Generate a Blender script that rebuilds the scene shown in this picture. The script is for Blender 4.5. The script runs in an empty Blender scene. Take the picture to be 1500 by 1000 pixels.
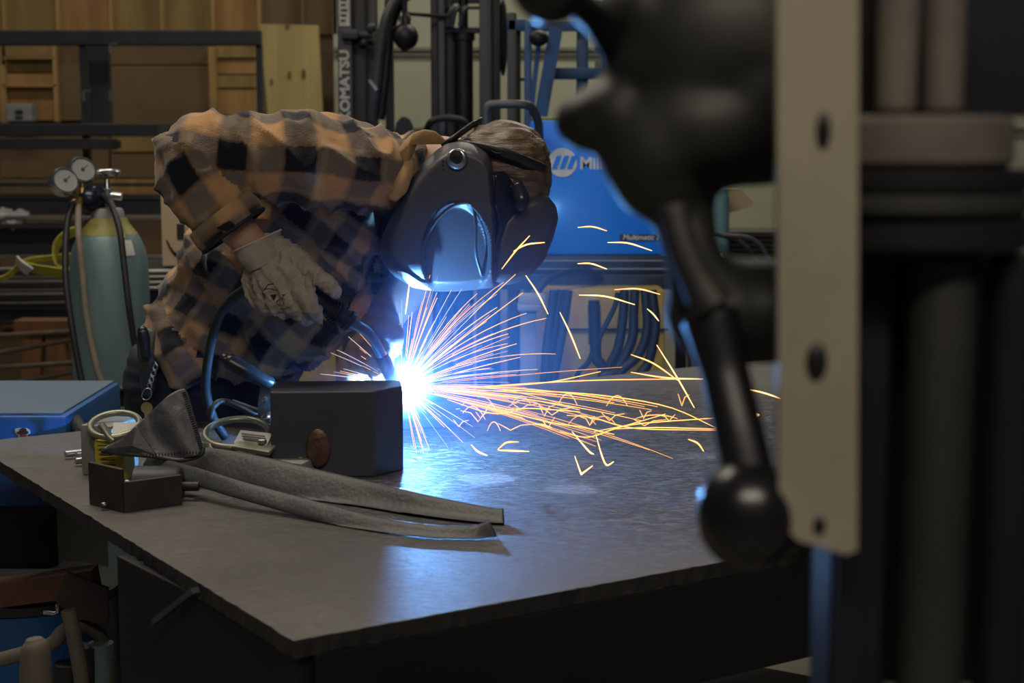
import bpy, bmesh, math, random
import numpy as np
from mathutils import Vector, Matrix, Euler, noise
from mathutils.kdtree import KDTree

R = random.Random(7)
PI = math.pi
SC = bpy.context.scene
COL = SC.collection

# ------------------------------------------------------------------ camera
CAMZ, F, PITCH = 1.5, 2330.0, math.atan(300 / 2330.0)
cd = bpy.data.cameras.new('camera')
cd.sensor_width = 36.0
cd.lens = F / 1500 * 36
cd.clip_start = 0.05
cd.dof.use_dof = True
cd.dof.focus_distance = 2.95
cd.dof.aperture_fstop = 5.4
cam = bpy.data.objects.new('camera', cd)
cam.location = (0, 0, CAMZ)
cam.rotation_euler = (PI / 2 - PITCH, 0, 0)
COL.objects.link(cam)
SC.camera = cam

# ------------------------------------------------------------------ view, world, lamps
SC.view_settings.view_transform = 'Standard'
SC.view_settings.look = 'None'
SC.view_settings.exposure = 0.0
SC.view_settings.gamma = 1.0
SC.view_settings.use_curve_mapping = False
w = bpy.data.worlds.new('world')
SC.world = w
w.use_nodes = True
w.node_tree.nodes['Background'].inputs[0].default_value = (0.40, 0.50, 0.80, 1)
w.node_tree.nodes['Background'].inputs[1].default_value = 0.034


def area(name, loc, size, power, col, rot=(0, 0, 0)):
    d = bpy.data.lights.new(name, 'AREA')
    d.shape = 'RECTANGLE'
    d.size, d.size_y = size
    d.energy = power
    d.color = col
    o = bpy.data.objects.new(name, d)
    o.location = loc
    o.rotation_euler = rot
    COL.objects.link(o)
    return o


WARM = (1.0, 0.90, 0.73)
area('ceiling_lamp_front', (0.3, -1.2, 3.5), (2.4, 0.4), 58, WARM, (math.radians(25), 0, 0))
area('ceiling_lamp_middle', (-1.1, 3.2, 4.2), (2.4, 0.3), 78, WARM)
area('ceiling_lamp_back', (-2.4, 6.9, 4.3), (2.4, 0.3), 36, WARM)
area('ceiling_lamp_forklift', (0.9, 7.6, 4.3), (2.4, 0.3), 62, (1.0, 0.93, 0.78))
ARC_COL, ARC_POWER = (0.15, 0.44, 1.0), 18000.0

# ------------------------------------------------------------------ pixel helpers (1500 x 1000)
CP, SP = math.cos(PITCH), math.sin(PITCH)


def ray(px, py):
    a, b = (px - 750) / F, (500 - py) / F
    return Vector((a, CP + b * SP, -SP + b * CP))


def at(px, py, Y):
    d = ray(px, py)
    return Vector((0, 0, CAMZ)) + d * (Y / d.y)


def on(px, py, z):
    d = ray(px, py)
    return Vector((0, 0, CAMZ)) + d * ((z - CAMZ) / d.z)


def mpp(Y):                 # metres per pixel at depth Y
    return Y / F


# ------------------------------------------------------------------ materials
MATS = {}


def mat(name, c1, c2=None, rough=0.6, metal=0.0, scale=8.0, bump=0.0, bscale=60.0, detail=5.0, spread=0.5,
        stretch=(1, 1, 1), rvar=0.0, coat=0.0, spec=0.5):
    m = bpy.data.materials.new(name)
    m.use_nodes = True
    nt = m.node_tree
    b = nt.nodes['Principled BSDF']
    b.inputs['Roughness'].default_value = rough
    b.inputs['Metallic'].default_value = metal
    b.inputs['Specular IOR Level'].default_value = spec
    if coat:
        b.inputs['Coat Weight'].default_value = coat
        b.inputs['Coat Roughness'].default_value = 0.15
    tc = nt.nodes.new('ShaderNodeTexCoord')
    mp = nt.nodes.new('ShaderNodeMapping')
    mp.inputs['Scale'].default_value = stretch
    nt.links.new(tc.outputs['Object'], mp.inputs['Vector'])
    if c2 is None:
        c2 = tuple(x * 0.72 for x in c1)
    n = nt.nodes.new('ShaderNodeTexNoise')
    n.inputs['Scale'].default_value = scale
    n.inputs['Detail'].default_value = detail
    n.inputs['Roughness'].default_value = 0.62
    nt.links.new(mp.outputs[0], n.inputs['Vector'])
    r = nt.nodes.new('ShaderNodeValToRGB')
    r.color_ramp.elements[0].position = 0.5 - spread * 0.4
    r.color_ramp.elements[1].position = 0.5 + spread * 0.4
    r.color_ramp.elements[0].color = (*c2, 1)
    r.color_ramp.elements[1].color = (*c1, 1)
    nt.links.new(n.outputs['Fac'], r.inputs['Fac'])
    nt.links.new(r.outputs['Color'], b.inputs['Base Color'])
    if rvar:
        mr = nt.nodes.new('ShaderNodeMapRange')
        mr.inputs['To Min'].default_value = max(0.02, rough - rvar)
        mr.inputs['To Max'].default_value = min(1, rough + rvar)
        nt.links.new(n.outputs['Fac'], mr.inputs['Value'])
        nt.links.new(mr.outputs[0], b.inputs['Roughness'])
    if bump:
        n2 = nt.nodes.new('ShaderNodeTexNoise')
        n2.inputs['Scale'].default_value = bscale
        n2.inputs['Detail'].default_value = 4
        nt.links.new(mp.outputs[0], n2.inputs['Vector'])
        bp = nt.nodes.new('ShaderNodeBump')
        bp.inputs['Strength'].default_value = bump
        bp.inputs['Distance'].default_value = 0.004
        nt.links.new(n2.outputs['Fac'], bp.inputs['Height'])
        nt.links.new(bp.outputs[0], b.inputs['Normal'])
    MATS[name] = m
    return m


def emis(name, col, strength):
    m = bpy.data.materials.new(name)
    m.use_nodes = True
    nt = m.node_tree
    nt.nodes.remove(nt.nodes['Principled BSDF'])
    e = nt.nodes.new('ShaderNodeEmission')
    e.inputs[0].default_value = (*col, 1)
    e.inputs[1].default_value = strength
    nt.links.new(e.outputs[0], nt.nodes['Material Output'].inputs[0])
    return m


mat('plywood', (0.27, 0.185, 0.062), (0.155, 0.10, 0.032), 0.75, scale=3.0, stretch=(3, 1, 0.35), bump=0.15)
mat('plywood_orange', (0.36, 0.20, 0.066), (0.20, 0.105, 0.035), 0.75, scale=3.0, stretch=(4, 1, 0.4), bump=0.15)
mat('plywood_pale', (0.42, 0.33, 0.13), (0.27, 0.20, 0.075), 0.7, scale=2.2, stretch=(6, 1, 0.5), bump=0.1)
mat('hardboard', (0.13, 0.085, 0.04), (0.10, 0.065, 0.03), 0.8, scale=3)
mat('stud_wood', (0.36, 0.24, 0.09), (0.25, 0.15, 0.05), 0.75, scale=4, stretch=(4, 4, .4))
mat('wall_paint', (0.36, 0.37, 0.27), (0.30, 0.31, 0.22), 0.8, scale=1.4)
mat('wall_trim', (0.19, 0.19, 0.14), None, 0.8)
mat('concrete', (0.22, 0.205, 0.165), (0.13, 0.12, 0.10), 0.8, scale=2.0, bump=0.2)
mat('rack_steel', (0.042, 0.048, 0.060), (0.026, 0.03, 0.038), 0.5, 0.5, scale=6, bump=0.1)
mat('bar_steel', (0.30, 0.30, 0.29), (0.15, 0.15, 0.145), 0.42, 0.7, scale=10, stretch=(.4, 4, 4), rvar=0.1)
mat('bar_dark', (0.055, 0.057, 0.06), (0.03, 0.03, 0.032), 0.5, 0.6, scale=10, stretch=(.4, 4, 4))
mat('rust_rod', (0.10, 0.075, 0.055), (0.05, 0.036, 0.027), 0.6, 0.4, scale=14)
mat('old_wood', (0.17, 0.075, 0.03), (0.09, 0.038, 0.016), 0.8, scale=6, stretch=(4, 4, .5))
mat('cardboard', (0.44, 0.335, 0.225), (0.38, 0.285, 0.185), 0.85, scale=4)
mat('print_black', (0.012, 0.012, 0.013), None, 0.7)
mat('rag', (0.62, 0.62, 0.60), (0.45, 0.45, 0.45), 0.9, scale=12, bump=0.3)
mat('strap_yellow', (0.50, 0.46, 0.05), (0.28, 0.25, 0.03), 0.8, scale=14, bump=0.3)
mat('outlet_grey', (0.24, 0.25, 0.25), None, 0.6)
mat('cylinder_teal', (0.17, 0.255, 0.27), (0.10, 0.16, 0.175), 0.42, 0.0, scale=5, stretch=(2, 2, .6), bump=0.15, rvar=.1)
mat('cylinder_blue', (0.24, 0.44, 0.50), (0.18, 0.34, 0.40), 0.45, scale=6)
mat('paint_yellow', (0.27, 0.25, 0.05), (0.15, 0.14, 0.03), 0.55, scale=20, bump=0.2)
mat('brass', (0.62, 0.42, 0.14), (0.40, 0.26, 0.08), 0.35, 0.9, scale=20)
mat('chrome', (0.62, 0.63, 0.65), (0.45, 0.45, 0.47), 0.25, 0.95, scale=20)
mat('gauge_face', (0.30, 0.31, 0.30), (0.24, 0.245, 0.24), 0.35, scale=10)
mat('regulator_body', (0.018, 0.022, 0.045), None, 0.3, 0.4)
mat('rubber', (0.016, 0.016, 0.018), (0.010, 0.010, 0.012), 0.55, scale=20)
mat('hose_tan', (0.23, 0.20, 0.155), (0.15, 0.13, 0.10), 0.65, scale=20)
mat('label_white', (0.66, 0.66, 0.62), (0.50, 0.50, 0.48), 0.7, scale=30)
mat('label_yellow', (0.58, 0.46, 0.035), (0.38, 0.29, 0.02), 0.6, scale=30)
mat('truck_grey', (0.050, 0.058, 0.068), (0.034, 0.04, 0.048), 0.5, 0.2, scale=6)
mat('truck_black', (0.012, 0.013, 0.017), (0.008, 0.008, 0.011), 0.5, 0.2, scale=6)
mat('hose_grey', (0.055, 0.06, 0.068), None, 0.45)
mat('machine_blue', (0.004, 0.20, 0.80), (0.003, 0.18, 0.72), 0.38, scale=3, coat=0.2)
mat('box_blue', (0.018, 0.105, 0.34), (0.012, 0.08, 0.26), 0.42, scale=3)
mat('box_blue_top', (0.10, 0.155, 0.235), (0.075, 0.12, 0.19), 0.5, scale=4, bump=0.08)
mat('frame_blue', (0.010, 0.075, 0.22), (0.007, 0.05, 0.16), 0.45, scale=4)
mat('machine_black', (0.018, 0.019, 0.024), None, 0.5)
mat('grey_plastic', (0.30, 0.30, 0.30), None, 0.6)
mat('dirty_yellow', (0.50, 0.38, 0.05), (0.30, 0.23, 0.04), 0.6, scale=8)
mat('denim', (0.014, 0.018, 0.032), (0.008, 0.010, 0.018), 0.85, scale=60, bump=0.4, bscale=300)
mat('skin', (0.52, 0.32, 0.225), (0.42, 0.24, 0.165), 0.5, scale=12, bump=0.1, bscale=120)
mat('glove_leather', (0.44, 0.375, 0.315), (0.26, 0.215, 0.18), 0.78, scale=22, spread=0.8, bump=0.6, bscale=70)
mat('glove_edge', (0.62, 0.50, 0.40), None, 0.7)
mat('glove_brown', (0.20, 0.12, 0.085), (0.12, 0.07, 0.05), 0.7, scale=14, bump=0.35, bscale=90)
mat('boot_leather', (0.06, 0.04, 0.025), None, 0.6)
mat('shirt_lining', (0.10, 0.075, 0.05), (0.07, 0.05, 0.035), 0.9, scale=30)
mat('collar_tan', (0.46, 0.29, 0.14), (0.30, 0.18, 0.085), 0.85, scale=18, bump=0.3)
mat('helmet_shell', (0.060, 0.058, 0.068), (0.050, 0.048, 0.056), 0.42, scale=30, bump=0.06, bscale=300)
mat('helmet_dark', (0.020, 0.018, 0.022), None, 0.25)
mat('band_black', (0.020, 0.019, 0.022), None, 0.4, bump=0.5, bscale=70)
mat('torch_black', (0.020, 0.021, 0.026), None, 0.32)
mat('torch_metal', (0.26, 0.26, 0.28), (0.14, 0.14, 0.15), 0.28, 0.9, scale=20)
mat('copper', (0.19, 0.10, 0.075), (0.09, 0.05, 0.04), 0.45, 0.5, scale=30, bump=0.5, bscale=90)
mat('block_steel', (0.078, 0.084, 0.102), (0.052, 0.056, 0.070), 0.5, 0.4, scale=8, bump=0.08)
mat('bracket_steel', (0.060, 0.052, 0.050), (0.035, 0.030, 0.030), 0.55, 0.4, scale=14, bump=0.15)
mat('magnet_grey', (0.30, 0.30, 0.28), (0.22, 0.22, 0.21), 0.5, 0.2, scale=8)
mat('zinc_green', (0.33, 0.33, 0.255), (0.22, 0.22, 0.17), 0.38, 0.6, scale=16)
mat('leather_black', (0.060, 0.062, 0.068), (0.035, 0.036, 0.040), 0.48, scale=22, bump=0.45, bscale=60)
mat('leather_dark', (0.040, 0.042, 0.045), (0.027, 0.028, 0.030), 0.5, scale=30, bump=0.22, bscale=120)
mat('stitch', (0.016, 0.016, 0.018), None, 0.7)
mat('table_side', (0.045, 0.042, 0.040), (0.022, 0.021, 0.020), 0.6, 0.4, scale=18, bump=0.5)
mat('table_frame', (0.011, 0.011, 0.013), (0.007, 0.007, 0.008), 0.6, 0.3, scale=8)
mat('press_beige', (0.30, 0.265, 0.195), (0.235, 0.205, 0.15), 0.6, scale=9)
mat('press_green', (0.024, 0.0235, 0.020), (0.015, 0.015, 0.013), 0.55, scale=9)
mat('press_dark', (0.018, 0.018, 0.020), (0.011, 0.011, 0.013), 0.4, 0.3, scale=9)
mat('press_steel', (0.21, 0.18, 0.15), (0.13, 0.11, 0.095), 0.32, 0.3, scale=14)
mat('press_knob', (0.010, 0.010, 0.012), None, 0.28)
mat('rust', (0.14, 0.06, 0.035), (0.07, 0.03, 0.02), 0.8, scale=14)
mat('drum_blue', (0.012, 0.085, 0.26), (0.008, 0.06, 0.2), 0.4, scale=5)
mat('pipe_beige', (0.15, 0.13, 0.10), (0.10, 0.085, 0.065), 0.7, scale=12)
mat('sticker_white', (0.7, 0.7, 0.7), None, 0.5)
mat('sticker_brown', (0.07, 0.03, 0.02), None, 0.6)
mat('sticker_red', (0.35, 0.03, 0.02), None, 0.6)
mat('leg_grey', (0.10, 0.10, 0.105), None, 0.5, 0.5)


def hair_mat():
    m = mat('hair', (0.20, 0.135, 0.085), (0.030, 0.019, 0.013), 0.38, scale=38, stretch=(0.35, 1.6, 2.6), detail=3, spread=0.7, bump=0.9, bscale=70)
    return m


def plaid_mat():
    m = mat('plaid', (1, 1, 1), (0.72, 0.72, 0.72), 0.92, scale=26, bump=0.35, bscale=340, spread=0.9, spec=0.15)
    nt = m.node_tree
    b = nt.nodes['Principled BSDF']
    at_ = nt.nodes.new('ShaderNodeAttribute')
    at_.attribute_name = 'plaid_uv'
    sp = nt.nodes.new('ShaderNodeSeparateXYZ')
    nt.links.new(at_.outputs['Vector'], sp.inputs[0])

    def node(op, a, bb=None, c=None, clamp=False):
        n = nt.nodes.new('ShaderNodeMath')
        n.operation = op
        n.use_clamp = clamp
        for i, v in enumerate((a, bb, c)):
            if v is None:
                continue
            if isinstance(v, (int, float)):
                n.inputs[i].default_value = v
            else:
                nt.links.new(v, n.inputs[i])
        return n.outputs[0]

    def band(x, per, sharp=1.7, bias=0.5):
        s = node('SINE', node('MULTIPLY', x, 2 * PI / per))
        return node('MULTIPLY_ADD', s, sharp, bias, True)

    def line(x, per, off):
        s = node('SINE', node('MULTIPLY_ADD', x, 2 * PI / per, off))
        return node('MULTIPLY_ADD', s, 14, -13.0, True)
    bu, bv = band(sp.outputs[0], 0.105), band(sp.outputs[1], 0.098)
    both = node('MULTIPLY', bu, bv)
    one = node('SUBTRACT', node('ADD', bu, bv), node('MULTIPLY', both, 2), None, True)

    def mix(f, a, c):
        n = nt.nodes.new('ShaderNodeMix')
        n.data_type = 'RGBA'
        nt.links.new(f, n.inputs[0])
        for i, v in ((6, a), (7, c)):
            if isinstance(v, tuple):
                n.inputs[i].default_value = (*v, 1)
            else:
                nt.links.new(v, n.inputs[i])
        return n.outputs[2]
    base = mix(one, (0.50, 0.275, 0.13), (0.17, 0.130, 0.105))
    base = mix(both, base, (0.010, 0.011, 0.020))
    ln = node('MULTIPLY', node('MAXIMUM', line(sp.outputs[0], 0.105, 2.2), line(sp.outputs[1], 0.098, 2.2)), 0.30)
    base = mix(ln, base, (0.42, 0.30, 0.13))
    mul = nt.nodes.new('ShaderNodeMix')
    mul.data_type = 'RGBA'
    mul.blend_type = 'MULTIPLY'
    mul.inputs[0].default_value = 0.75
    old = b.inputs['Base Color'].links[0].from_socket
    nt.links.new(base, mul.inputs[6])
    nt.links.new(old, mul.inputs[7])
    nt.links.new(mul.outputs[2], b.inputs['Base Color'])
    b.inputs['Sheen Weight'].default_value = 0.25
    return m


hair_mat()
plaid_mat()

# ------------------------------------------------------------------ object helpers
ORG = {}


def origin(o):
    return ORG.get(o.name, Vector((0, 0, 0))) if o else Vector((0, 0, 0))


def tag(o, label=None, cat=None, group=None, kind=None):
    if label:
        o['label'] = label
    if cat:
        o['category'] = cat
    if group:
        o['group'] = group
    if kind:
        o['kind'] = kind
    return o


def thing(name, loc, label, cat, group=None):
    o = bpy.data.objects.new(name, None)
    o.empty_display_size = 0.05
    COL.objects.link(o)
    o.location = loc
    ORG[o.name] = Vector(loc)
    return tag(o, label, cat, group)


def link_mesh(name, me, m, parent=None, smooth=False, world=True):
    """links a mesh given in world coordinates as one object"""
    if m is not None:
        if len(me.materials):
            me.materials.clear()
        for mm in (m if isinstance(m, (list, tuple)) else [m]):
            me.materials.append(MATS[mm] if isinstance(mm, str) else mm)
    o = bpy.data.objects.new(name, me)
    COL.objects.link(o)
    n = len(me.vertices)
    co = np.empty(n * 3)
    me.vertices.foreach_get('co', co)
    co = co.reshape(-1, 3)
    if parent is not None:
        off = origin(parent)
        co = co - np.array(off)
        o.parent = parent
        ORG[o.name] = off
    else:
        lo, hi = co.min(0), co.max(0)
        off = np.array(((lo[0] + hi[0]) / 2, (lo[1] + hi[1]) / 2, lo[2]))
        co = co - off
        o.location = off
        ORG[o.name] = Vector(off)
    me.vertices.foreach_set('co', co.ravel())
    me.update()
    if smooth:
        me.polygons.foreach_set('use_smooth', [True] * len(me.polygons))
        if smooth != 'full':
            me.set_sharp_from_angle(angle=math.radians(38))
    return o


def catmull(P, n):
    P = np.array([tuple(p) for p in P], float)
    k = len(P)
    if k < 3:
        t = np.linspace(0, k - 1, n)
        return np.array([P[int(min(x, k - 2))] * (1 - (x - int(min(x, k - 2)))) + P[int(min(x, k - 2)) + 1] * (x - int(min(x, k - 2))) for x in t])
    Q = np.vstack([2 * P[0] - P[1], P, 2 * P[-1] - P[-2]])
    out = []
    for x in np.linspace(0, k - 1, n):
        i = int(min(x, k - 2))
        t = x - i
        a, b, c, d = Q[i], Q[i + 1], Q[i + 2], Q[i + 3]
        out.append(0.5 * ((2 * b) + (-a + c) * t + (2 * a - 5 * b + 4 * c - d) * t * t + (-a + 3 * b - 3 * c + d) * t ** 3))
    return np.array(out)


class MB:
    def __init__(self):
        self.v, self.f, self.mi = [], [], []
        self.uv = []

    def add(self, vs, fs, mi=0):
        b = len(self.v)
        self.v += [tuple(x) for x in vs]
        self.f += [tuple(i + b for i in q) for q in fs]
        self.mi += [mi] * len(fs)
        return b

    def box(self, c, s, rot=None, bev=0.0, mi=0):
        bm = bmesh.new()
        bmesh.ops.create_cube(bm, size=1)
        bmesh.ops.scale(bm, vec=Vector(s), verts=bm.verts)
        if bev:
            bmesh.ops.bevel(bm, geom=bm.edges[:], offset=min(bev, min(s) * 0.45), segments=2, affect='EDGES', profile=0.6)
        M = Matrix.Translation(Vector(c)) @ (rot.to_4x4() if rot is not None else Matrix())
        bm.verts.index_update()
        self.add([M @ v.co for v in bm.verts], [[v.index for v in f.verts] for f in bm.faces], mi)
        bm.free()
        return self

    def bar(self, p, q, wd, th, up=(0, 0, 1), bev=0.0, mi=0):
        """box from p to q: wd across, th along up"""
        p, q = Vector(p), Vector(q)
        d = q - p
        x = d.normalized()
        u = Vector(up)
        y = u.cross(x).normalized()
        z = x.cross(y)
        rot = Matrix((x, y, z)).transposed()
        return self.box((p + q) / 2, (d.length, wd, th), rot, bev, mi)

    def pbox(self, x0, y0, x1, y1, Y, dep, bev=0.0, mi=0):
        """box whose front face fills a pixel rectangle at depth Y"""
        a, b = at(x0, (y0 + y1) / 2, Y), at(x1, (y0 + y1) / 2, Y)
        t, bt = at((x0 + x1) / 2, y0, Y), at((x0 + x1) / 2, y1, Y)
        return self.box(((a.x + b.x) / 2, Y + dep / 2, (t.z + bt.z) / 2), (b.x - a.x, dep, t.z - bt.z), None, bev, mi)

    def tube(self, pts, rad, seg=12, n=None, cap=True, mi=0, flat=None):
        """swept round section; flat=(dir, ratio) squashes it along dir"""
        P = catmull(pts, n) if n else np.array([tuple(p) for p in pts], float)
        k = len(P)
        if hasattr(rad, '__len__'):
            rr = np.interp(np.linspace(0, 1, k), np.linspace(0, 1, len(rad)), rad)
        else:
            rr = np.full(k, rad)
        T = np.gradient(P, axis=0)
        T /= np.maximum(np.linalg.norm(T, axis=1), 1e-9)[:, None]
        a = np.array((0, 0, 1.0)) if abs(T[0][2]) < 0.9 else np.array((1.0, 0, 0))
        nrm = np.cross(T[0], a)
        nrm /= np.linalg.norm(nrm)
        vs = []
        for i in range(k):
            nrm = nrm - T[i] * nrm.dot(T[i])
            nrm /= np.linalg.norm(nrm)
            bn = np.cross(T[i], nrm)
            for j in range(seg):
                t = 2 * PI * j / seg
                o = (nrm * math.cos(t) + bn * math.sin(t)) * rr[i]
                if flat is not None:
                    d = np.array(flat[0], float)
                    d = d - T[i] * d.dot(T[i])
                    d /= np.linalg.norm(d)
                    o = o - d * o.dot(d) * (1 - flat[1])
                vs.append(P[i] + o)
        fs = [(i * seg + j, i * seg + (j + 1) % seg, (i + 1) * seg + (j + 1) % seg, (i + 1) * seg + j) for i in range(k - 1) for j in range(seg)]
        if cap:
            fs.append(tuple(reversed(range(seg))))
            fs.append(tuple((k - 1) * seg + j for j in range(seg)))
        self.add(vs, fs, mi)
        return self

    def capsules(self, pts, seg=14, n=None):
        """rounded chain through (x,y,z,r) points, closed, for voxel unions"""
        P = [Vector(p[:3]) for p in pts]
        r = [p[3] for p in pts]
        n = n or len(pts) * 5
        rr = np.interp(np.linspace(0, 1, n), np.linspace(0, 1, len(r)), r)
        C = catmull(P, n)
        d0, d1 = C[0] - C[1], C[-1] - C[-2]
        d0 /= np.linalg.norm(d0)
        d1 /= np.linalg.norm(d1)
        cap = [(math.sin(t), math.cos(t)) for t in (0.35, 0.8, 1.2)]
        PP = [C[0] + d0 * rr[0] * c for s, c in cap] + list(C) + [C[-1] + d1 * rr[-1] * c for s, c in reversed(cap)]
        RR = [rr[0] * s for s, c in cap] + list(rr) + [rr[-1] * s for s, c in reversed(cap)]
        self._tube_exact(PP, RR, seg)
        return self

    def _tube_exact(self, PP, RR, seg):
        b = MB()
        b.tube(PP, [1] * len(PP), seg)
        P = np.array(PP)
        vs = []
        for i in range(len(PP)):
            for j in range(seg):
                vs.append(P[i] + (np.array(b.v[i * seg + j]) - P[i]) * RR[i])
        self.add(vs, b.f)

    def lathe(self, prof, M=None, seg=32, mi=0, arc=2 * PI):
        """prof: (r, h) list turned about local z"""
        M = M or Matrix()
        full = abs(arc - 2 * PI) < 1e-6
        m = seg if full else seg + 1
        vs = [M @ Vector((r * math.cos(arc * j / seg), r * math.sin(arc * j / seg), h)) for r, h in prof for j in range(m)]
        fs = []
        for i in range(len(prof) - 1):
            for j in range(seg):
                k = (j + 1) % m
                fs.append((i * m + j, i * m + k, (i + 1) * m + k, (i + 1) * m + j))
        if full:
            if prof[0][0] > 1e-5:
                fs.append(tuple(reversed(range(m))))
            if prof[-1][0] > 1e-5:
                fs.append(tuple((len(prof) - 1) * m + j for j in range(m)))
        self.add(vs, fs, mi)
        return self

    def ball(self, c, r, seg=20, rings=12, sc=(1, 1, 1), rot=None, mi=0):
        M = Matrix.Translation(Vector(c)) @ (rot.to_4x4() if rot is not None else Matrix()) @ Matrix.Diagonal((*sc, 1))
        return self.lathe([(max(1e-6, r * math.sin(PI * i / rings)), -r * math.cos(PI * i / rings)) for i in range(rings + 1)], M, seg, mi)

    def torus(self, c, u, v, r, seg=40, ts=10, mi=0):
        """ring with half axes u and v (vectors), tube radius r"""
        c, u, v = Vector(c), Vector(u), Vector(v)
        nn = u.cross(v).normalized()
        vs = []
        for i in range(seg):
            t = 2 * PI * i / seg
            p = c + u * math.cos(t) + v * math.sin(t)
            o = (u * math.cos(t) / u.length + v * math.sin(t) / v.length).normalized()
            for j in range(ts):
                s = 2 * PI * j / ts
                vs.append(p + o * r * math.cos(s) + nn * r * math.sin(s))
        fs = [(i * ts + j, ((i + 1) % seg) * ts + j, ((i + 1) % seg) * ts + (j + 1) % ts, i * ts + (j + 1) % ts) for i in range(seg) for j in range(ts)]
        self.add(vs, fs, mi)
        return self

    def prism(self, poly, off, mi=0):
        """poly: list of 3D points (planar), extruded by the vector off"""
        n = len(poly)
        off = Vector(off)
        vs = [Vector(p) for p in poly] + [Vector(p) + off for p in poly]
        fs = [tuple(range(n)), tuple(reversed(range(n, 2 * n)))] + [(i, i + n, (i + 1) % n + n, (i + 1) % n) for i in range(n)]
        self.add(vs, fs, mi)
        return self

    def ppoly(self, pix, Y, dep, mi=0):
        return self.prism([at(x, y, Y) for x, y in pix], (0, dep, 0), mi)

    def outline(self, pix, depth, thick, rings=14, nper=90, centre=None):
        """closed shell over a pixel outline: depth(px,py,r) gives the front surface's Y, thick(px,py,r) the thickness"""
        P = np.array(pix + [pix[0]], float)
        Q = np.vstack([P[-2], P, P[1]])
        pts = []
        L = np.r_[0, np.cumsum(np.linalg.norm(np.diff(P, axis=0), axis=1))]
        for s in np.linspace(0, L[-1], nper, endpoint=False):
            i = int(np.searchsorted(L, s, 'right') - 1)
            t = (s - L[i]) / max(L[i + 1] - L[i], 1e-6)
            pts.append(P[i] * (1 - t) + P[i + 1] * t)
        pts = np.array(pts)
        pts = (pts + 0.5 * (np.roll(pts, 1, 0) + np.roll(pts, -1, 0))) / 2
        c = np.array(centre if centre is not None else pts.mean(0))
        vs, fs = [], []
        for side in (0, 1):
            for k in range(rings + 1):
                r = max(k / rings, 0.02)
                for q in pts:
                    x, y = c + (q - c) * r
                    Y = depth(x, y, r)
                    if side:
                        Y += thick(x, y, r) if callable(thick) else thick
                    vs.append(at(x, y, Y))
        m, n1 = nper, (rings + 1) * nper
        for k in range(rings):
            for j in range(m):
                a, b2 = k * m + j, k * m + (j + 1) % m
                fs.append((a, a + m, b2 + m, b2))
                fs.append((n1 + a, n1 + b2, n1 + b2 + m, n1 + a + m))
        for j in range(m):
            a, b2 = rings * m + j, rings * m + (j + 1) % m
            fs.append((a, n1 + a, n1 + b2, b2))
        fs.append(tuple(reversed(range(m))))
        fs.append(tuple(n1 + j for j in range(m)))
        self.add(vs, fs)
        return self

    def mesh(self, name='mesh'):
        me = bpy.data.meshes.new(name)
        me.from_pydata([tuple(x) for x in self.v], [], self.f)
        me.polygons.foreach_set('material_index', self.mi)
        me.update()
        bm = bmesh.new()
        bm.from_mesh(me)
        bmesh.ops.recalc_face_normals(bm, faces=bm.faces)
        bm.to_mesh(me)
        bm.free()
        return me

    def build(self, name, m, parent=None, smooth=False):
        return link_mesh(name, self.mesh(name), m, parent, smooth)


def evaluated(o):
    dg = bpy.context.evaluated_depsgraph_get()
    me = bpy.data.meshes.new_from_object(o.evaluated_get(dg))
    bpy.data.objects.remove(o)
    return me


def voxel(mb, size, smooth=4, factor=0.5):
    o = bpy.data.objects.new('temporary', mb.mesh())
    COL.objects.link(o)
    m = o.modifiers.new('r', 'REMESH')
    m.mode = 'VOXEL'
    m.voxel_size = size
    if smooth:
        s = o.modifiers.new('s', 'SMOOTH')
        s.factor = factor
        s.iterations = smooth
    bpy.context.view_layer.update()
    return evaluated(o)


def text_mesh(s, size, M, bold=0.0, ext=0.0006, shear=0.0, sx=1.0, align='LEFT'):
    c = bpy.data.curves.new('t', 'FONT')
    c.body = s
    c.size = size
    c.extrude = ext
    c.offset = bold
    c.shear = shear
    c.align_x = align
    c.resolution_u = 3
    o = bpy.data.objects.new('temporary', c)
    COL.objects.link(o)
    bpy.context.view_layer.update()
    me = evaluated(o)
    me.transform(M @ Matrix.Diagonal((sx, 1, 1, 1)))
    return me


FACE = Matrix(((1, 0, 0), (0, 0, -1), (0, 1, 0))).to_4x4()      # local xy plane -> world xz, facing the camera side


def facing(p, roll=0.0):
    return Matrix.Translation(Vector(p)) @ FACE @ Matrix.Rotation(roll, 4, 'Z')


def cp(o, loc, label=None):
    """copy of a thing with its parts and sub-parts"""
    r = o.copy()
    COL.objects.link(r)
    r.location = loc
    ORG[r.name] = Vector(loc)
    if label:
        r['label'] = label
    for ch in list(o.children):
        c = ch.copy()
        COL.objects.link(c)
        c.parent = r
        for g in list(ch.children):
            d = g.copy()
            COL.objects.link(d)
            d.parent = c
    return r


TZ = 0.90           # table top height
ARC = at(591, 567, 2.98)

# ================================================================== SETTING
mb = MB()
mb.box((0, 5, -0.05), (16, 16, 0.1))
tag(mb.build('floor', 'concrete'), kind='structure')
WY = 9.0
# back wall: painted panel wall behind the forklift, plywood-sheathed on the left
xl = at(489, 100, WY).x
wall = MB()
wall.box(((xl + 7) / 2, WY + 0.1, 2.4), (7 - xl, 0.2, 4.8))
wall = tag(wall.build('wall_back', 'wall_paint'), kind='structure')
g = MB()
g.pbox(489, 69, 1500, 74, WY - 0.03, 0.03)
g.pbox(489, 78, 1500, 81, WY - 0.02, 0.02)
g.build('girt', 'wall_trim', wall)
g = MB()
g.pbox(489, 186, 1500, 190, WY - 0.03, 0.03)
g.build('girt', 'wall_trim', wall)

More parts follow.
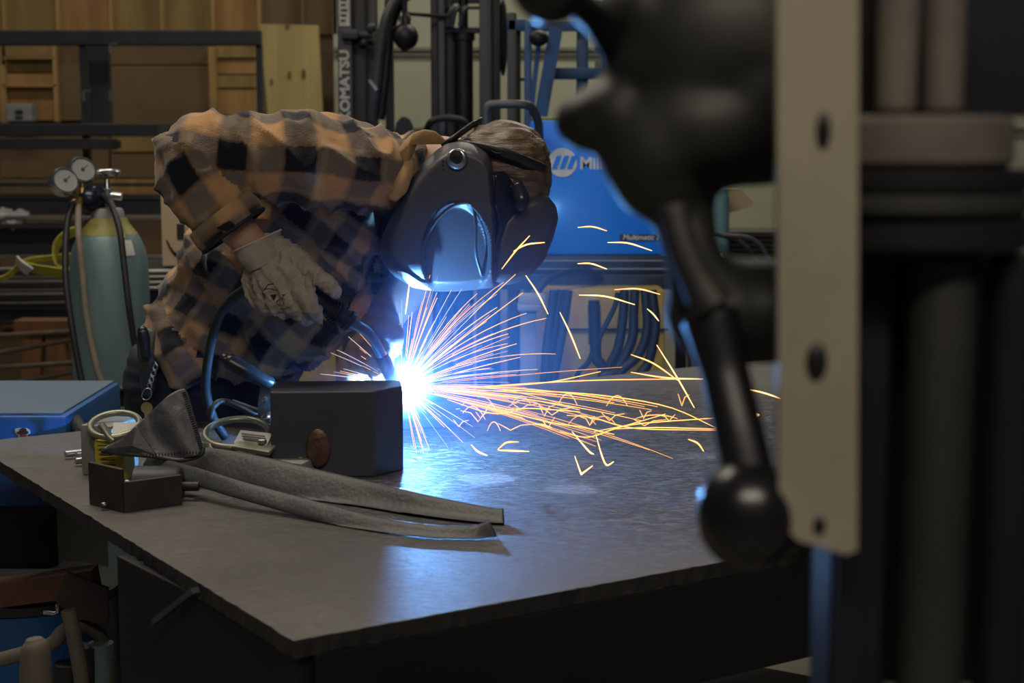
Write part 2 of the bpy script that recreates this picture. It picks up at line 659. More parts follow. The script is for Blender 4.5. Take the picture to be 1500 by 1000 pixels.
pw = MB()
pw.box(((xl - 7) / 2, WY + 0.15, 2.4), (xl + 7, 0.1, 4.8))
pwall = tag(pw.build('wall_left_bay', 'hardboard'), kind='structure')
# sheathing panels in the bays (upper row), each a board
ux = [-75, 3, 82, 160, 235, 310, 378, 442, 490]
for i in range(len(ux) - 1):
    p = MB()
    p.pbox(ux[i] + 2, -120, ux[i + 1] - 3, 50, WY + 0.06 + 0.012 * (i % 2), 0.03)
    p.build('plywood_panel', ['plywood', 'plywood', 'plywood_orange'][i % 3] if i < 6 else 'hardboard', pwall)
    s = MB()
    s.pbox(ux[i + 1] - 2.5, -120, ux[i + 1] + 2.5, 50, WY + 0.0, 0.09)
    s.build('stud', 'stud_wood' if i < 6 else 'hardboard', pwall)
# lower row: boards of different tones under the rack's top beam
for (x0, y0, x1, y1, m, dy) in [
        (-75, 60, 4, 178, 'plywood', 0.05), (8, 62, 78, 83, 'plywood', 0.04), (8, 85, 78, 106, 'plywood', 0.07),
        (8, 108, 78, 124, 'plywood_orange', 0.04), (8, 126, 80, 176, 'plywood_orange', 0.06),
        (82, 94, 118, 176, 'hardboard', 0.05), (126, 60, 306, 94, 'hardboard', 0.07), (126, 96, 306, 182, 'hardboard', 0.04),
        (316, 66, 376, 84, 'plywood', 0.05), (316, 86, 376, 108, 'plywood_orange', 0.07), (316, 110, 376, 128, 'plywood', 0.05),
        (316, 130, 376, 168, 'plywood_orange', 0.06),
        (0, 200, 160, 260, 'hardboard', 0.06), (163, 200, 238, 222, 'plywood', 0.06), (163, 225, 238, 260, 'hardboard', 0.05), (160, 262, 238, 290, 'plywood_orange', 0.05), (0, 262, 155, 292, 'hardboard', 0.06),
        (0, 292, 260, 480, 'hardboard', 0.07), (240, 180, 490, 480, 'hardboard', 0.07)]:
    p = MB()
    p.pbox(x0, y0, x1, y1, WY + dy, 0.03)
    p.build('plywood_panel', m, pwall)
for (x0, y0, x1, y1) in [(0, 95, 8, 180), (306, 68, 316, 172), (78, 62, 83, 178), (4, 84, 80, 86), (4, 124, 82, 127)]:
    s = MB()
    s.pbox(x0, y0, x1, y1, WY, 0.06)
    s.build('stud', 'stud_wood', pwall)

# ================================================================== RACK WITH BAR STOCK (left, behind)
RY = 7.3
rk = thing('steel_rack', (at(120, 500, RY).x, RY, 0), 'dark steel stock rack with long black top beam standing against the plywood wall', 'rack')
b = MB()
b.pbox(-160, 44, 381, 66, RY, 0.07, 0.005)
b.build('beam', 'rack_steel', rk)
for (x0, x1, y0) in ((118, 127, 66), (376, 384, 66), (-120, -108, 66)):
    b = MB()
    t = at((x0 + x1) / 2, y0, RY + 0.02)
    b.box(((at(x0, 200, RY).x + at(x1, 200, RY).x) / 2, RY + 0.05, t.z / 2), (at(x1, 200, RY).x - at(x0, 200, RY).x, 0.05, t.z))
    b.build('upright', 'rack_steel', rk)
b = MB()
b.pbox(127, 66, 160, 180, RY + 0.3, 0.05)
b.build('upright', 'rack_steel', rk)
for (y0, y1, x1, m) in ((181, 199, 232, 'rack_steel'), (290, 313, 240, 'rack_steel'), (444, 476, 260, 'rack_steel'), (338, 372, 150, 'rack_steel')):
    b = MB()
    b.pbox(-160, y0, x1, y1, RY - 0.25, 0.5, 0.004)
    b.build('shelf_beam', m, rk)
for (x, y) in ((162, 64), (162, 133), (123, 133)):
    b = MB()
    p = at(x, y, RY - 0.08)
    b.box((p.x + 0.012, p.y, p.z), (0.035, 0.012, 0.008)).box((p.x - 0.003, p.y, p.z - 0.022), (0.008, 0.012, 0.045))
    b.build('hook', 'chrome', rk)

# stock lying on the rack: every bar a thing
stock = []
bars = [(-150, 203, 168, 219, 'bar_dark', 'tube', 'dark square steel tube with open end on the rack, level with the elbow'),
        (-150, 268, 232, 273, 'bar_dark', 'bar', 'thin dark flat bar on the rack behind the pressure gauges'),
        (-150, 316, 240, 322, 'bar_steel', 'bar', 'pale flat steel bar lying beside the white rag'),
        (-150, 328, 130, 335, 'bar_dark', 'bar', 'dark flat bar just below the white rag'),
        (-150, 374, 245, 379, 'bar_steel', 'bar', 'grey flat bar on the rack passing behind the cylinder shoulder')]
for x0, y0, x1, y1, m, k, lab in bars:
    b = MB()
    b.pbox(x0, y0, x1, y1, RY - 0.34, 0.06, 0.002)
    o = b.build('steel_bar', m)
    if k == 'tube':
        e = MB()
        e.pbox(163, 206, 176, 217, RY - 0.345, 0.02)
        e.build('open_end', 'print_black', o)
    tag(o, lab, 'bar', 'bar stock on the steel rack')
for i in range(9):
    y = 393 + i * 6.1
    b = MB()
    p, q = at(-150, y + 3, RY - 0.42 + 0.012 * (i % 3)), at(262 - 6 * (i % 3), y - 1.5, RY - 0.42 + 0.012 * (i % 3))
    b.tube([p, q], 0.0085, 10)
    o = b.build('round_bar', ['bar_steel', 'bar_dark', 'bar_steel'][i % 3], smooth=True)
    tag(o, ['topmost', 'second from top', 'third from top', 'fourth from top', 'middle', 'fourth from bottom', 'third from bottom', 'second from bottom', 'lowest'][i] + ' round bar in the stack below the yellow strap', 'bar', 'round bars stacked below the yellow strap')
rods = [((-150, 495), (112, 485), 'uppermost of the loose rods over the sawhorse legs'),
        ((-150, 540), (112, 496), 'second loose rod down, slanting across the sawhorse'),
        ((-150, 543), (112, 531), 'third loose rod down, crossing the sawhorse legs'),
        ((-150, 588), (112, 544), 'fourth loose rod down, slanting steeply across the sawhorse'),
        ((-150, 580), (112, 573), 'fifth loose rod down, above the blue box'),
        ((60, 606), (112, 590), 'lowest short loose rod beside the blue box')]
for (a, c, lab) in rods:
    b = MB()
    b.tube([at(*a, 5.9), at((a[0] + c[0]) / 2, (a[1] + c[1]) / 2 + 2, 5.9), at(*c, 5.9)], 0.0095, 8, 12)
    tag(b.build('steel_rod', 'rust_rod', smooth=True), lab, 'rod', 'loose rods by the sawhorse')
# sawhorse
sh = thing('sawhorse', (at(70, 580, 6.4).x, 6.4, 0), 'brown wooden sawhorse legs seen behind the loose steel rods', 'sawhorse')
for (xa, ya, xb, yb) in ((52, 478, 46, 592), (82, 488, 96, 600)):
    b = MB()
    p, q = at(xa, ya, 6.4), at(xb, yb, 6.4)
    d = (q - p).normalized()
    b.bar(p, p + d * (p.z / -d.z), 0.06, 0.075, up=(1, 0, 0))
    b.build('leg', 'old_wood', sh)
b = MB()
b.pbox(20, 470, 118, 490, 6.35, 0.12)
b.build('beam', 'old_wood', sh)

# outlet box
ob = thing('outlet_box', at(27, 177, WY - 0.1), 'grey electrical outlet box on the plywood wall', 'outlet')
b = MB()
b.pbox(8, 152, 46, 178, WY - 0.1, 0.1, 0.01)
b.build('box', 'outlet_grey', ob)
b = MB()
b.pbox(22, 161, 33, 167, WY - 0.105, 0.01).pbox(22, 170, 33, 174, WY - 0.105, 0.01)
b.build('socket', 'print_black', ob)

# leaning plywood offcut
b = MB()
b.ppoly([(381, 35), (466, 37), (476, 240), (500, 688), (420, 690), (398, 240)], WY - 0.25, 0.03)
ply = tag(b.build('plywood_sheet', 'plywood_pale'), 'pale knotty plywood sheet leaning against the wall beside the lift truck', 'plywood')
for (x, y, rx, ry) in ((424, 110, 2.2, 6), (445, 108, 2.6, 7), (421, 38, 3, 4), (398, 120, 1.6, 5)):
    b = MB()
    b.lathe([(0.0005, 0), (1, 0), (1, 0.004), (0.0005, 0.004)], facing(at(x, y, WY - 0.252)) @ Matrix.Diagonal((rx * mpp(WY), ry * mpp(WY), 1, 1)), 14)
    b.build('knot', 'old_wood', ply)
# white rag
b = MB()
for i in range(7):
    b.ball(at(-2 + i * 5.5, 319 - 6 * math.sin(i * 1.1 + .6), RY - 0.3), 0.030 + 0.014 * R.random(), 10, 7, (1.2, 1, 0.9))
me = voxel(b, 0.006, 2)
o = link_mesh('rag', me, 'rag', smooth='full')
for v in o.data.vertices:
    v.co += v.normal * 0.012 * noise.noise(v.co * 40)
tag(o, 'crumpled white rag lying on the steel rack', 'rag')

# yellow lifting strap
b = MB()
SY = 5.6


def ribbon(mb, pts, wd, th, n=40):
    """flat strap through pixel points at depth SY: wd high in the picture plane"""
    P = catmull([at(x, y, Y) for x, y, Y in pts], n)
    vs, fs = [], []
    for i, p in enumerate(P):
        T = P[min(i + 1, n - 1)] - P[max(i - 1, 0)]
        T /= np.linalg.norm(T)
        up = np.cross(np.cross(T, (0, -0.6, 0.8)), T)
        up /= np.linalg.norm(up)
        nn = np.cross(T, up)
        for a, c in ((1, 1), (-1, 1), (-1, -1), (1, -1)):
            vs.append(p + up * wd / 2 * a + nn * th / 2 * c)
    for i in range(n - 1):
        for j in range(4):
            fs.append((4 * i + j, 4 * i + (j + 1) % 4, 4 * i + 4 + (j + 1) % 4, 4 * i + 4 + j))
    fs += [(3, 2, 1, 0), tuple(4 * (n - 1) + k for k in range(4))]
    mb.add(vs, fs)
    return mb


st = thing('lifting_strap', at(60, 412, SY), 'yellow webbing strap looped on the rack left of the cylinder', 'strap')
b = MB()
ribbon(b, [(-20, 412, SY), (10, 405, SY), (35, 384, SY), (70, 378, SY + .05), (105, 374, SY + .1)], 0.022, 0.004)
ribbon(b, [(25, 384, SY - .02), (45, 392, SY - .03), (80, 398, SY - .02), (112, 402, SY)], 0.042, 0.005)
ribbon(b, [(112, 402, SY + .02), (84, 392, SY + .02), (82, 365, SY + .03), (96, 345, SY + .03), (118, 336, SY + .04)], 0.040, 0.005)
b.build('webbing', 'strap_yellow', st)
b = MB()
ribbon(b, [(24, 380, SY - .035), (34, 390, SY - .04), (44, 398, SY - .035)], 0.05, 0.006, 12)
b.build('label_sleeve', 'label_white', st)

# cardboard box behind the welder
bx = thing('cardboard_box', at(275, 392, 5.2), 'tall beige cardboard box with black print behind the plaid shirt', 'box')
b = MB()
b.pbox(236, 258, 330, 390, 5.2, 0.3, 0.004)
b.build('carton', 'cardboard', bx)
b = MB()
b.pbox(259, 328, 270, 350, 5.196, 0.004)
b.build('printed_label', 'print_black', bx)
b = MB()
ribbon(b, [(244, 352, 5.195), (250, 364, 5.195), (258, 373, 5.195), (268, 372, 5.195), (276, 366, 5.195)], 0.016, 0.002, 20)
b.build('printed_swoosh', 'print_black', bx)
b = MB()
b.box(((at(236, 390, 5.2).x + at(330, 390, 5.2).x) / 2, 5.35, at(275, 392, 5.2).z / 2), (0.5, 0.4, at(275, 392, 5.2).z))
stand_ = tag(b.build('storage_stand', 'rack_steel'), 'dark steel stand under the beige cardboard box', 'stand')
for i in range(4):
    b = MB()
    yy = 396 + 8 * i
    b.tube([at(200, yy + 2, 5.12), at(330, yy, 5.12)], 0.008, 8)
    b.build('metal_bar', 'bar_steel', stand_, smooth=True)  # loose round bars, attached to the stand

# ================================================================== GAS CYLINDER
GY = 4.7
gc = at(162, 450, GY)
grad = 57 * mpp(GY)
top = at(162, 305, GY).z
sh_z = at(162, 345, GY).z
gcyl = thing('gas_cylinder', (gc.x, GY, 0), 'tall teal gas cylinder with yellow shoulder and twin gauge regulator', 'gas cylinder')
T0 = Matrix.Translation((gc.x, GY, 0))
b = MB()
zs = at(162, 392, GY).z
prof = [(grad * 0.9, 0), (grad, 0.02), (grad, zs)]
DOME = [(400, 1.0), (388, 0.985), (376, 0.96), (365, 0.92), (356, 0.865), (348, 0.80), (342, 0.735), (337, 0.66)]
prof = [(grad * 0.9, 0), (grad, 0.02)] + [(grad * k, at(162, y, GY).z) for y, k in DOME]
b.lathe(prof, T0, 56)
b.build('body', 'cylinder_teal', gcyl, True)
b = MB()
z0, z1 = at(162, 338, GY).z, at(162, 318, GY).z
b.lathe([(grad * k, at(162, y, GY).z) for y, k in ((343, 0.755), (338, 0.69), (333, 0.62), (327, 0.54), (319, 0.475), (318, 0.3))], T0, 48)
b.build('shoulder', 'paint_yellow', gcyl, True)
b = MB()
b.lathe([(grad * 0.42, z1 - 0.01), (grad * 0.42, top - 0.012), (grad * 0.37, top), (grad * 0.1, top + 0.004)], T0, 40)
b.build('neck_ring', 'grey_plastic', gcyl, True)
b = MB()
zv = at(158, 262, GY).z
b.lathe([(0.016, top), (0.016, zv - 0.03), (0.011, zv - 0.028), (0.007, zv)], Matrix.Translation((at(158, 300, GY).x, GY, 0)), 20)
b.tube([at(158, 286, GY), at(178, 288, GY)], 0.012, 12)
v_ = b.build('valve', 'chrome', gcyl, True)
b = MB()
pv = at(158.5, 253, GY)
b.lathe([(0.004, -0.008), (0.030, -0.010), (0.037, -0.003), (0.037, 0.005), (0.030, 0.011), (0.010, 0.012), (0.002, 0.012)], Matrix.Translation(pv), 28)
b.build('handwheel', 'chrome', v_, True)
b = MB()
b.tube([at(156, 285, GY), at(120, 294, GY - .02)], [0.02, 0.035, 0.037, 0.03], 20, 8)
b.ball(at(131, 292, GY - .03), 0.036, 18, 12)
rg = b.build('regulator', 'regulator_body', gcyl, True)
for (x, y, yy) in ((95.5, 264, GY - 0.10), (121, 248, GY - 0.04)):
    b = MB()
    ax = Vector((0.62, -0.70, 0.36)).normalized()
    M = Matrix.Translation(at(x, y, yy)) @ ax.to_track_quat('Z', 'Y').to_matrix().to_4x4() @ Matrix.Scale(1.13, 4)
    b.lathe([(0.002, -0.030), (0.030, -0.030), (0.036, -0.026), (0.036, 0.0), (0.034, 0.004), (0.031, 0.004), (0.031, -0.002), (0.001, -0.002)], M, 36)
    gz = b.build('gauge', 'chrome', gcyl, True)
    b = MB()
    b.lathe([(0.001, -0.001), (0.031, -0.001), (0.031, 0.0005), (0.001, 0.0005)], M, 32)
    b.build('dial', 'gauge_face', gz)
    b = MB()
    b.lathe([(0.001, 0.001), (0.005, 0.001), (0.005, 0.002), (0.001, 0.002)], M, 12)
    b.bar(M @ Vector((0, 0, 0.0015)), M @ Vector((0.016, 0.012, 0.0015)), 0.0016, 0.001, up=ax)
    b.build('needle', 'leg_grey', gz)
b = MB()
b.tube([at(118, 288, GY - .06), at(114, 300, GY - .06)], 0.011, 12)
b.tube([at(108, 298, GY - .06), at(120, 294, GY - .06)], 0.012, 8)
b.tube([at(98, 272, GY - .08), at(112, 286, GY - .06)], 0.008, 10)
b.tube([at(122, 262, GY - .03), at(120, 284, GY - .05)], 0.008, 10)
b.build('fitting', 'brass', gcyl, True)
b = MB()
M = T0 @ Matrix.Rotation(-PI / 2 + 0.55, 4, 'Z')
zl0, zl1 = at(200, 372, GY).z, at(200, 350, GY).z
# label and number patches follow the shoulder curve
def shoulder_patch(mb, a0, a1, za, zb, lift=0.002):
    vs, fs = [], []
    n, k = 6, 6
    for i in range(k + 1):
        z = za + (zb - za) * i / k
        t = max(0, (z - zs) / (sh_z - zs))
        r = grad * float(np.interp(z, [at(162, y, GY).z for y, _ in DOME], [k for _, k in DOME]))
        for j in range(n + 1):
            a = a0 + (a1 - a0) * j / n
            vs.append(T0 @ Vector(((r + lift) * math.cos(a), (r + lift) * math.sin(a), z + lift * .5)))
    for i in range(k):
        for j in range(n):
            fs.append((i * (n + 1) + j, i * (n + 1) + j + 1, (i + 1) * (n + 1) + j + 1, (i + 1) * (n + 1) + j))
    mb.add(vs, fs)
shoulder_patch(b, -PI / 2 + 0.62, -PI / 2 + 0.98, zl0, zl1)
shoulder_patch(b, -PI / 2 + 0.62, -PI / 2 + 0.80, zl1 + 0.008, zl1 + 0.022)
b.build('paper_label', 'label_white', gcyl)


def hose(name, pts, r, m, lab, cat='hose', n=60, group=None):
    b = MB()
    b.tube([at(*p) for p in pts], r, 12, n)
    return tag(b.build(name, m, smooth='full'), lab, cat, group)


hose('gas_hose', [(107, 296, GY - .07), (98, 330, GY - .1), (96, 400, GY - .16), (104, 470, GY - .2), (120, 560, GY - .22), (134, 622, GY - .24), (140, 700, GY - .26)], 0.0095, 'rubber', 'black hose hanging down left side of teal cylinder')
hose('gas_hose', [(115, 300, GY - .06), (115, 340, GY - .16), (121, 400, GY - .18), (128, 470, GY - .19), (142, 540, GY - .2), (151, 570, GY - .2), (157, 640, GY - .22)], 0.0095, 'hose_tan', 'tan hose hanging down the front of teal cylinder')
hose('gas_hose', [(152, 286, GY - .03), (163, 300, GY - .1), (175, 335, GY - .15), (182, 390, GY - .18), (189, 450, GY - .2), (198, 510, GY - .19), (206, 570, GY - .18), (210, 640, GY - .2)], 0.0095, 'rubber', 'black hose hanging from valve across cylinder toward the welder')
# steel angle between cylinder and table
b = MB()
p0, p1 = at(153, 585, 4.0), at(203, 582, 4.0)
b.pbox(153, 569, 205, 595, 4.0, 0.006, 0.001).pbox(153, 569, 205, 572, 3.95, 0.05)
b.pbox(152, 571, 157, 640, 4.0, 0.01)
tag(b.build('angle_iron', 'bracket_steel'), 'dark steel angle piece in front of the teal cylinder base', 'angle iron')
b = MB()
b.tube([at(101, 602, 3.55), at(118, 630, 3.35), at(122, 637, 3.3)], 0.015, 16)
tag(b.build('short_pipe', 'bar_dark', smooth=True), 'short dark pipe sticking up behind table edge beside blue box', 'pipe')

# ================================================================== BLUE BOX (left edge)
bb = thing('blue_machine', (at(20, 640, 3.6).x, 3.6, 0), 'low blue machine with cowboy sticker behind the left table corner', 'machine')
b = MB()
ztop = on(97, 610, 0.92).z
fr = at(97, 609, 3.36)
bk = at(57, 580, 3.36 + 0.48)
zt = fr.z
Yb = 3.36
# box top plane z = zt
x_r = fr.x
b.box((x_r - 0.35, Yb + 0.24, zt - 0.10), (0.70, 0.48, 0.20), None, 0.012)
b.build('housing', 'box_blue', bb, True)
b = MB()
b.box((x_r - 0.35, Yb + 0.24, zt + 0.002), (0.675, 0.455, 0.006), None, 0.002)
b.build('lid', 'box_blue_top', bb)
b = MB()
b.box((x_r - 0.36, Yb + 0.25, (zt - 0.2) / 2), (0.64, 0.42, zt - 0.2))
b.build('cabinet', 'truck_black', bb)
b = MB()
b.ppoly([(22, 628), (30, 627), (33, 630), (38, 627), (43, 630), (44, 635), (40, 637), (42, 645), (26, 645), (27, 638), (22, 634)], Yb - 0.003, 0.003)
st_ = b.build('sticker', 'sticker_white', bb)
b = MB()
b.ppoly([(23, 634), (28, 631), (29, 628), (33, 627), (38, 628), (39, 631), (42, 633), (39, 636), (30, 637)], Yb - 0.005, 0.002)
b.build('printed_hat', 'sticker_brown', st_)
b = MB()
b.ppoly([(29, 637), (39, 637), (39, 645), (29, 645)], Yb - 0.005, 0.002)
b.build('printed_face', 'sticker_red', st_)

# ================================================================== FORKLIFT
KY = 6.6
fk = thing('forklift', (at(600, 300, KY).x, KY, 0), 'dark forklift mast with white lettering standing before the pale wall', 'forklift')


def post(x0, x1, Y, dep, m, name='mast_rail', ytop=-60, parent=fk, bev=0.006, zb=0.0):
    b = MB()
    zt_ = at((x0 + x1) / 2, ytop, Y).z
    a, c = at(x0, 100, Y).x, at(x1, 100, Y).x
    b.box(((a + c) / 2, Y + dep / 2, (zt_ + zb) / 2), (c - a, dep, zt_ - zb), None, bev)
    return b.build(name, m, parent, True)


metal_bar = post(495, 516, KY, 0.10, 'truck_grey')
post(514, 536, KY + 0.05, 0.12, 'truck_black')
post(536, 552, KY + 0.12, 0.08, 'truck_grey')
post(564, 576, KY + 0.2, 0.06, 'truck_black')
post(631, 642, KY + 0.05, 0.10, 'truck_black')
post(642, 652, KY + 0.02, 0.10, 'truck_grey')
post(652, 664, KY + 0.08, 0.10, 'truck_black')
post(702, 720, KY, 0.12, 'truck_grey')
post(720, 733, KY + 0.05, 0.12, 'truck_black')
# lift cylinder
b = MB()
x0, x1 = at(664, 100, KY), at(692, 100, KY)
b.lathe([(0.04, 0.0), (0.04, at(678, 58, KY).z), (0.048, at(678, 57, KY).z), (0.048, at(678, 46, KY).z), (0.02, at(678, 45, KY).z), (0.02, at(678, -50, KY).z)],
        Matrix.Translation((at(678, 100, KY).x, KY + 0.1, 0)), 28)
b.build('lift_cylinder', 'truck_black', fk, True)
b = MB()
for (y0, y1, Y, d) in ((9, 13, KY + .06, .04), (40, 48, KY + .06, .05), (-30, 4, KY + .1, .06)):
    b.pbox(650, y0, 704, y1, Y, d, 0.003)
b.build('cross_tie', 'truck_black', fk)
b = MB()
for dx in (0, 6, 18):
    P = [at(656 + dx, 38, KY + .02), at(660 + dx, 18, KY + .0), at(667 + dx, 10, KY)]
    b.tube(P, 0.011, 10, 14)
b.build('pulley_guard', 'hose_grey', fk, True)
b = MB()
b.pbox(500, 43, 524, 57, KY - 0.04, 0.10, 0.008).pbox(524, 46, 545, 54, KY - 0.02, 0.1, 0.008)
b.ball(at(544, 41, KY - .03), 0.02, 12, 8).ball(at(533, 62, KY - .02), 0.016, 12, 8)
b.build('mast_bracket', 'truck_grey', fk, True)
# hoses on the mast
b = MB()
b.tube([at(545, 175, KY - .08), at(549, 140, KY - .1), at(552, 110, KY - .1), at(558, 60, KY - .1), at(566, 25, KY - .1), at(580, 0, KY - .08), at(600, -16, KY - .05)], 0.020, 14, 40)
b.build('hydraulic_hose', 'hose_grey', fk, True)
b = MB()
b.tube([at(556, 175, KY - .04), at(562, 130, KY - .04), at(566, 90, KY - .02), at(572, 40, KY), at(585, 5, KY), at(600, -10, KY)], 0.022, 14, 40)
b.build('hydraulic_hose', 'truck_black', fk, True)
b = MB()
b.bar(at(541, 117, KY - .13), at(552, 132, KY - .13), 0.01, 0.012)
b.build('hose_clamp', 'chrome', fk)
b = MB()
b.pbox(496, -40, 512, 38, KY - 0.002, 0.002)
pl = b.build('data_label', 'label_white', metal_bar)
for (txt, y, sz) in (('|| ||| |', 36, .045), ('CAPACITY', 30, .03)):
    pass
b = MB()
for i in range(9):
    yy = -32 + i * 7.6
    b.pbox(499, yy, 509 - (i % 3) * 1.5, yy + 3, KY - 0.004, 0.002)
o = b.build('data_print', 'print_black', fk)
M = Matrix.Translation(at(512, 172, KY - 0.001)) @ FACE @ Matrix.Rotation(PI / 2, 4, 'Z')
me = text_mesh('KOMATSU', 13.5 * mpp(KY) / 0.70, M, bold=0.002, sx=1.0)
o = link_mesh('lettering', me, 'label_white', fk)
co = [v.co.z for v in me.vertices]
ln_ = max(co) - min(co)
want = at(512, 74, KY).z - at(512, 178, KY).z
z_lo = min(co)
for v in me.vertices:
    v.co.z = z_lo + (v.co.z - z_lo) * want / ln_ - (6 * mpp(KY))
# knob ball on bracket
b = MB()
b.ball(at(594.5, 54, KY - .1), 18 * mpp(KY), 24, 14, (1, 1, 1.04))
b.lathe([(0.02, 0), (0.018, .03), (0.006, .05)], Matrix.Translation(at(594.5, 37, KY - .1)), 14)
b.lathe([(0.012, 0), (0.016, .012)], Matrix.Translation(at(592, 74, KY - .1)), 12)
ln = b.build('work_lamp', 'truck_black', fk, True)
b = MB()
b.torus(at(593, 28, KY - .1), (0.02, 0, 0), (0, 0, 0.018), 0.006, 18, 8)
b.build('lamp_bracket', 'chrome', ln, True)
b = MB()
b.tube([at(598, 20, KY - .08), at(632, 23, KY), at(660, 23, KY)], 0.008, 8)
b.tube([at(575, 42, KY - .1), at(590, 35, KY - .1)], 0.005, 8)
b.tube([at(592, -30, KY - .06), at(593, 25, KY - .1)], 0.012, 8)
b.build('bracket_arm', 'truck_black', fk, True)
# backrest curve bottom + carriage
b = MB()
b.tube([at(625, 190, KY - .2), at(632, 178, KY - .22), at(650, 173, KY - .22), at(675, 176, KY - .22), at(690, 190, KY - .2)], 0.014, 10, 20)
b.build('seat_rail', 'truck_black', fk, True)
b = MB()
b.ppoly([(579, 196), (580, 180), (586, 174), (599, 174), (604, 184), (604, 198)], KY - 0.3, 0.05)
b.torus(at(592, 176, KY - .28), (0.016, 0, 0), (0, 0, 0.010), 0.004, 16, 6)
b.box((at(592, 300, KY - .3).x, KY - .27, at(592, 197, KY - .3).z / 2), (0.05, 0.05, at(592, 197, KY - .3).z))
b.build('control_lever', 'truck_black', fk, True)
b = MB()
b.ball(at(737, 55, KY + .1), 0.05, 16, 10, (0.4, 0.8, 3.2))
b.build('side_hose', 'truck_black', fk, True)

# steel frame racks behind the welding machine
fr_ = thing('tube_stand', (at(800, 300, 6.2).x, 6.2, 0), 'tall dark blue steel tube frame behind the blue welding machine', 'frame')
post(743, 757, 6.2, 0.08, 'truck_grey', 'frame_post', ytop=18, parent=fr_)
post(756, 763, 6.25, 0.06, 'truck_black', 'frame_post', ytop=30, parent=fr_)
post(768, 779, 6.15, 0.06, 'frame_blue', 'frame_post', ytop=30, parent=fr_)
post(845, 862, 6.2, 0.06, 'frame_blue', 'frame_post', ytop=-30, parent=fr_)
post(884, 900, 6.1, 0.06, 'frame_blue', 'frame_post', ytop=-30, parent=fr_)
for (x0, y0, x1, y1, Y, m) in ((743, 28, 772, 45, 6.2, 'frame_blue'), (756, 114, 772, 118, 6.25, 'truck_black'), (768, 30, 900, 45, 6.16, 'frame_blue'), (800, 99, 900, 116, 6.18, 'frame_blue')):
    b = MB()
    b.pbox(x0, y0, x1, y1, Y, 0.05, 0.004)
    b.build('frame_rail', m, fr_, True)
b = MB()
b.bar(at(815, 40, 6.1), at(792, 170, 6.1), 0.05, 0.05, up=(0, 1, 0))
b.build('frame_brace', 'frame_blue', fr_)
b = MB()
b.bar(at(789, 65, 6.15), at(778, 165, 6.15), 0.02, 0.03, up=(0, 1, 0))
b.build('frame_brace', 'frame_blue', fr_)
b = MB()
b.ball(at(789, 56, 6.05), 14 * mpp(6.05), 18, 12, (1, 1, .85))
tag(b.build('black_float', 'truck_black', fr_, True))
b = MB()
for i in range(6):
    b.pbox(872, -20 + 22 * i, 900, -10 + 22 * i, 6.3, 0.04)
b.build('frame_slot', 'grey_plastic', fr_)

# ================================================================== BLUE WELDING MACHINE
MY = 4.95
mc = thing('welding_machine', (at(880, 400, MY).x, MY, 0), 'bright blue welding machine with white round emblem behind welder helmet', 'welding machine')
zb, zt = at(880, 372, MY).z, at(880, 176, MY).z
b = MB()
b.pbox(776, 176, 1012, 374, MY, 0.42, 0.015)
b.build('housing', 'machine_blue', mc, True)
b = MB()
b.pbox(774, 374, 1014, 402, MY - 0.005, 0.44, 0.006)
b.build('base_frame', 'machine_black', mc, True)
for y in (381, 393):
    b = MB()
    b.pbox(774, y, 1014, y + 1.5, MY - 0.012, 0.01)
    b.build('base_line', 'grey_plastic', mc)
b = MB()
b.lathe([(0.0005, 0), (21 * mpp(MY), 0), (21 * mpp(MY), 0.003), (0.0005, 0.003)], facing(at(824, 238, MY)), 40)
em = b.build('emblem_disc', 'label_white', mc)
b = MB()
for i in range(3):
    x = 808 + 11 * i
    b.ppoly([(x, 247), (x + 7.5, 247), (x + 15, 228), (x + 7.5, 228)], MY - 0.0055, 0.003)
b.build('emblem_bar', 'machine_blue', em)
me = text_mesh('Miller', 17 * mpp(MY) / 0.70, facing(at(849, 247, MY)), bold=0.0015, ext=0.0015)
link_mesh('lettering', me, 'label_white', mc)
b = MB()
b.pbox(908, 343, 968, 353, MY - 0.002, 0.003)
pl = b.build('name_plate', 'machine_black', mc)
me = text_mesh('Multimatic 2', 7.6 * mpp(MY) / 0.70, facing(at(912, 351, MY - 0.003)), bold=0.0003, ext=0.0006, shear=0.2)
link_mesh('plate_lettering', me, 'label_white', pl)
b = MB()
b.pbox(780, 171, 850, 177, MY + .02, 0.3, 0.005)
b.build('yellow_strip', 'paint_yellow', mc)
b = MB()
b.tube([at(713, 196, MY - .1), at(712, 165, MY - .1), at(716, 155, MY - .1), at(726, 153, MY - .1), at(765, 153, MY - .1), at(779, 158, MY - .08), at(788, 178, MY - .05), at(790, 205, MY)], 0.013, 14, 50)
b.tube([at(713, 190, MY - .1), at(715, 260, MY - .02), at(716, 400, MY)], 0.013, 12, 12)
b.build('handle', 'hose_grey', mc, True)
# cart under the machine
ct = thing('welding_cart', (at(880, 480, MY).x, MY, 0), 'dark cart carrying the blue welding machine with cables', 'cart')
b = MB()
b.pbox(700, 402, 1030, 424, MY - 0.02, 0.5, 0.004)
b.build('deck', 'machine_black', ct)
for x in (706, 1020):
    for d in (0, 0.44):
        b = MB()
        zt_ = at(x, 420, MY + d).z
        b.box((at(x, 450, MY).x, MY + d, zt_ / 2), (0.035, 0.035, zt_))
        b.build('leg', 'machine_black', ct)
b = MB()
b.box((at(880, 450, MY).x, MY + .22, 0.1), (0.66, 0.48, 0.03))
b.build('lower_deck', 'machine_black', ct)
tn = thing('storage_bin', (at(855, 500, 4.72).x, 4.8, 0), 'dirty yellow bin under the welding machine behind black cables', 'bin')
b = MB()
z_ = at(855, 426, 4.75).z
b.box((at(885, 480, 4.75).x, 4.86, z_ / 2 + .0), (196 * mpp(4.75) * .92, 0.2, z_), None, 0.01)
b.build('body', 'dirty_yellow', tn, True)
b = MB()
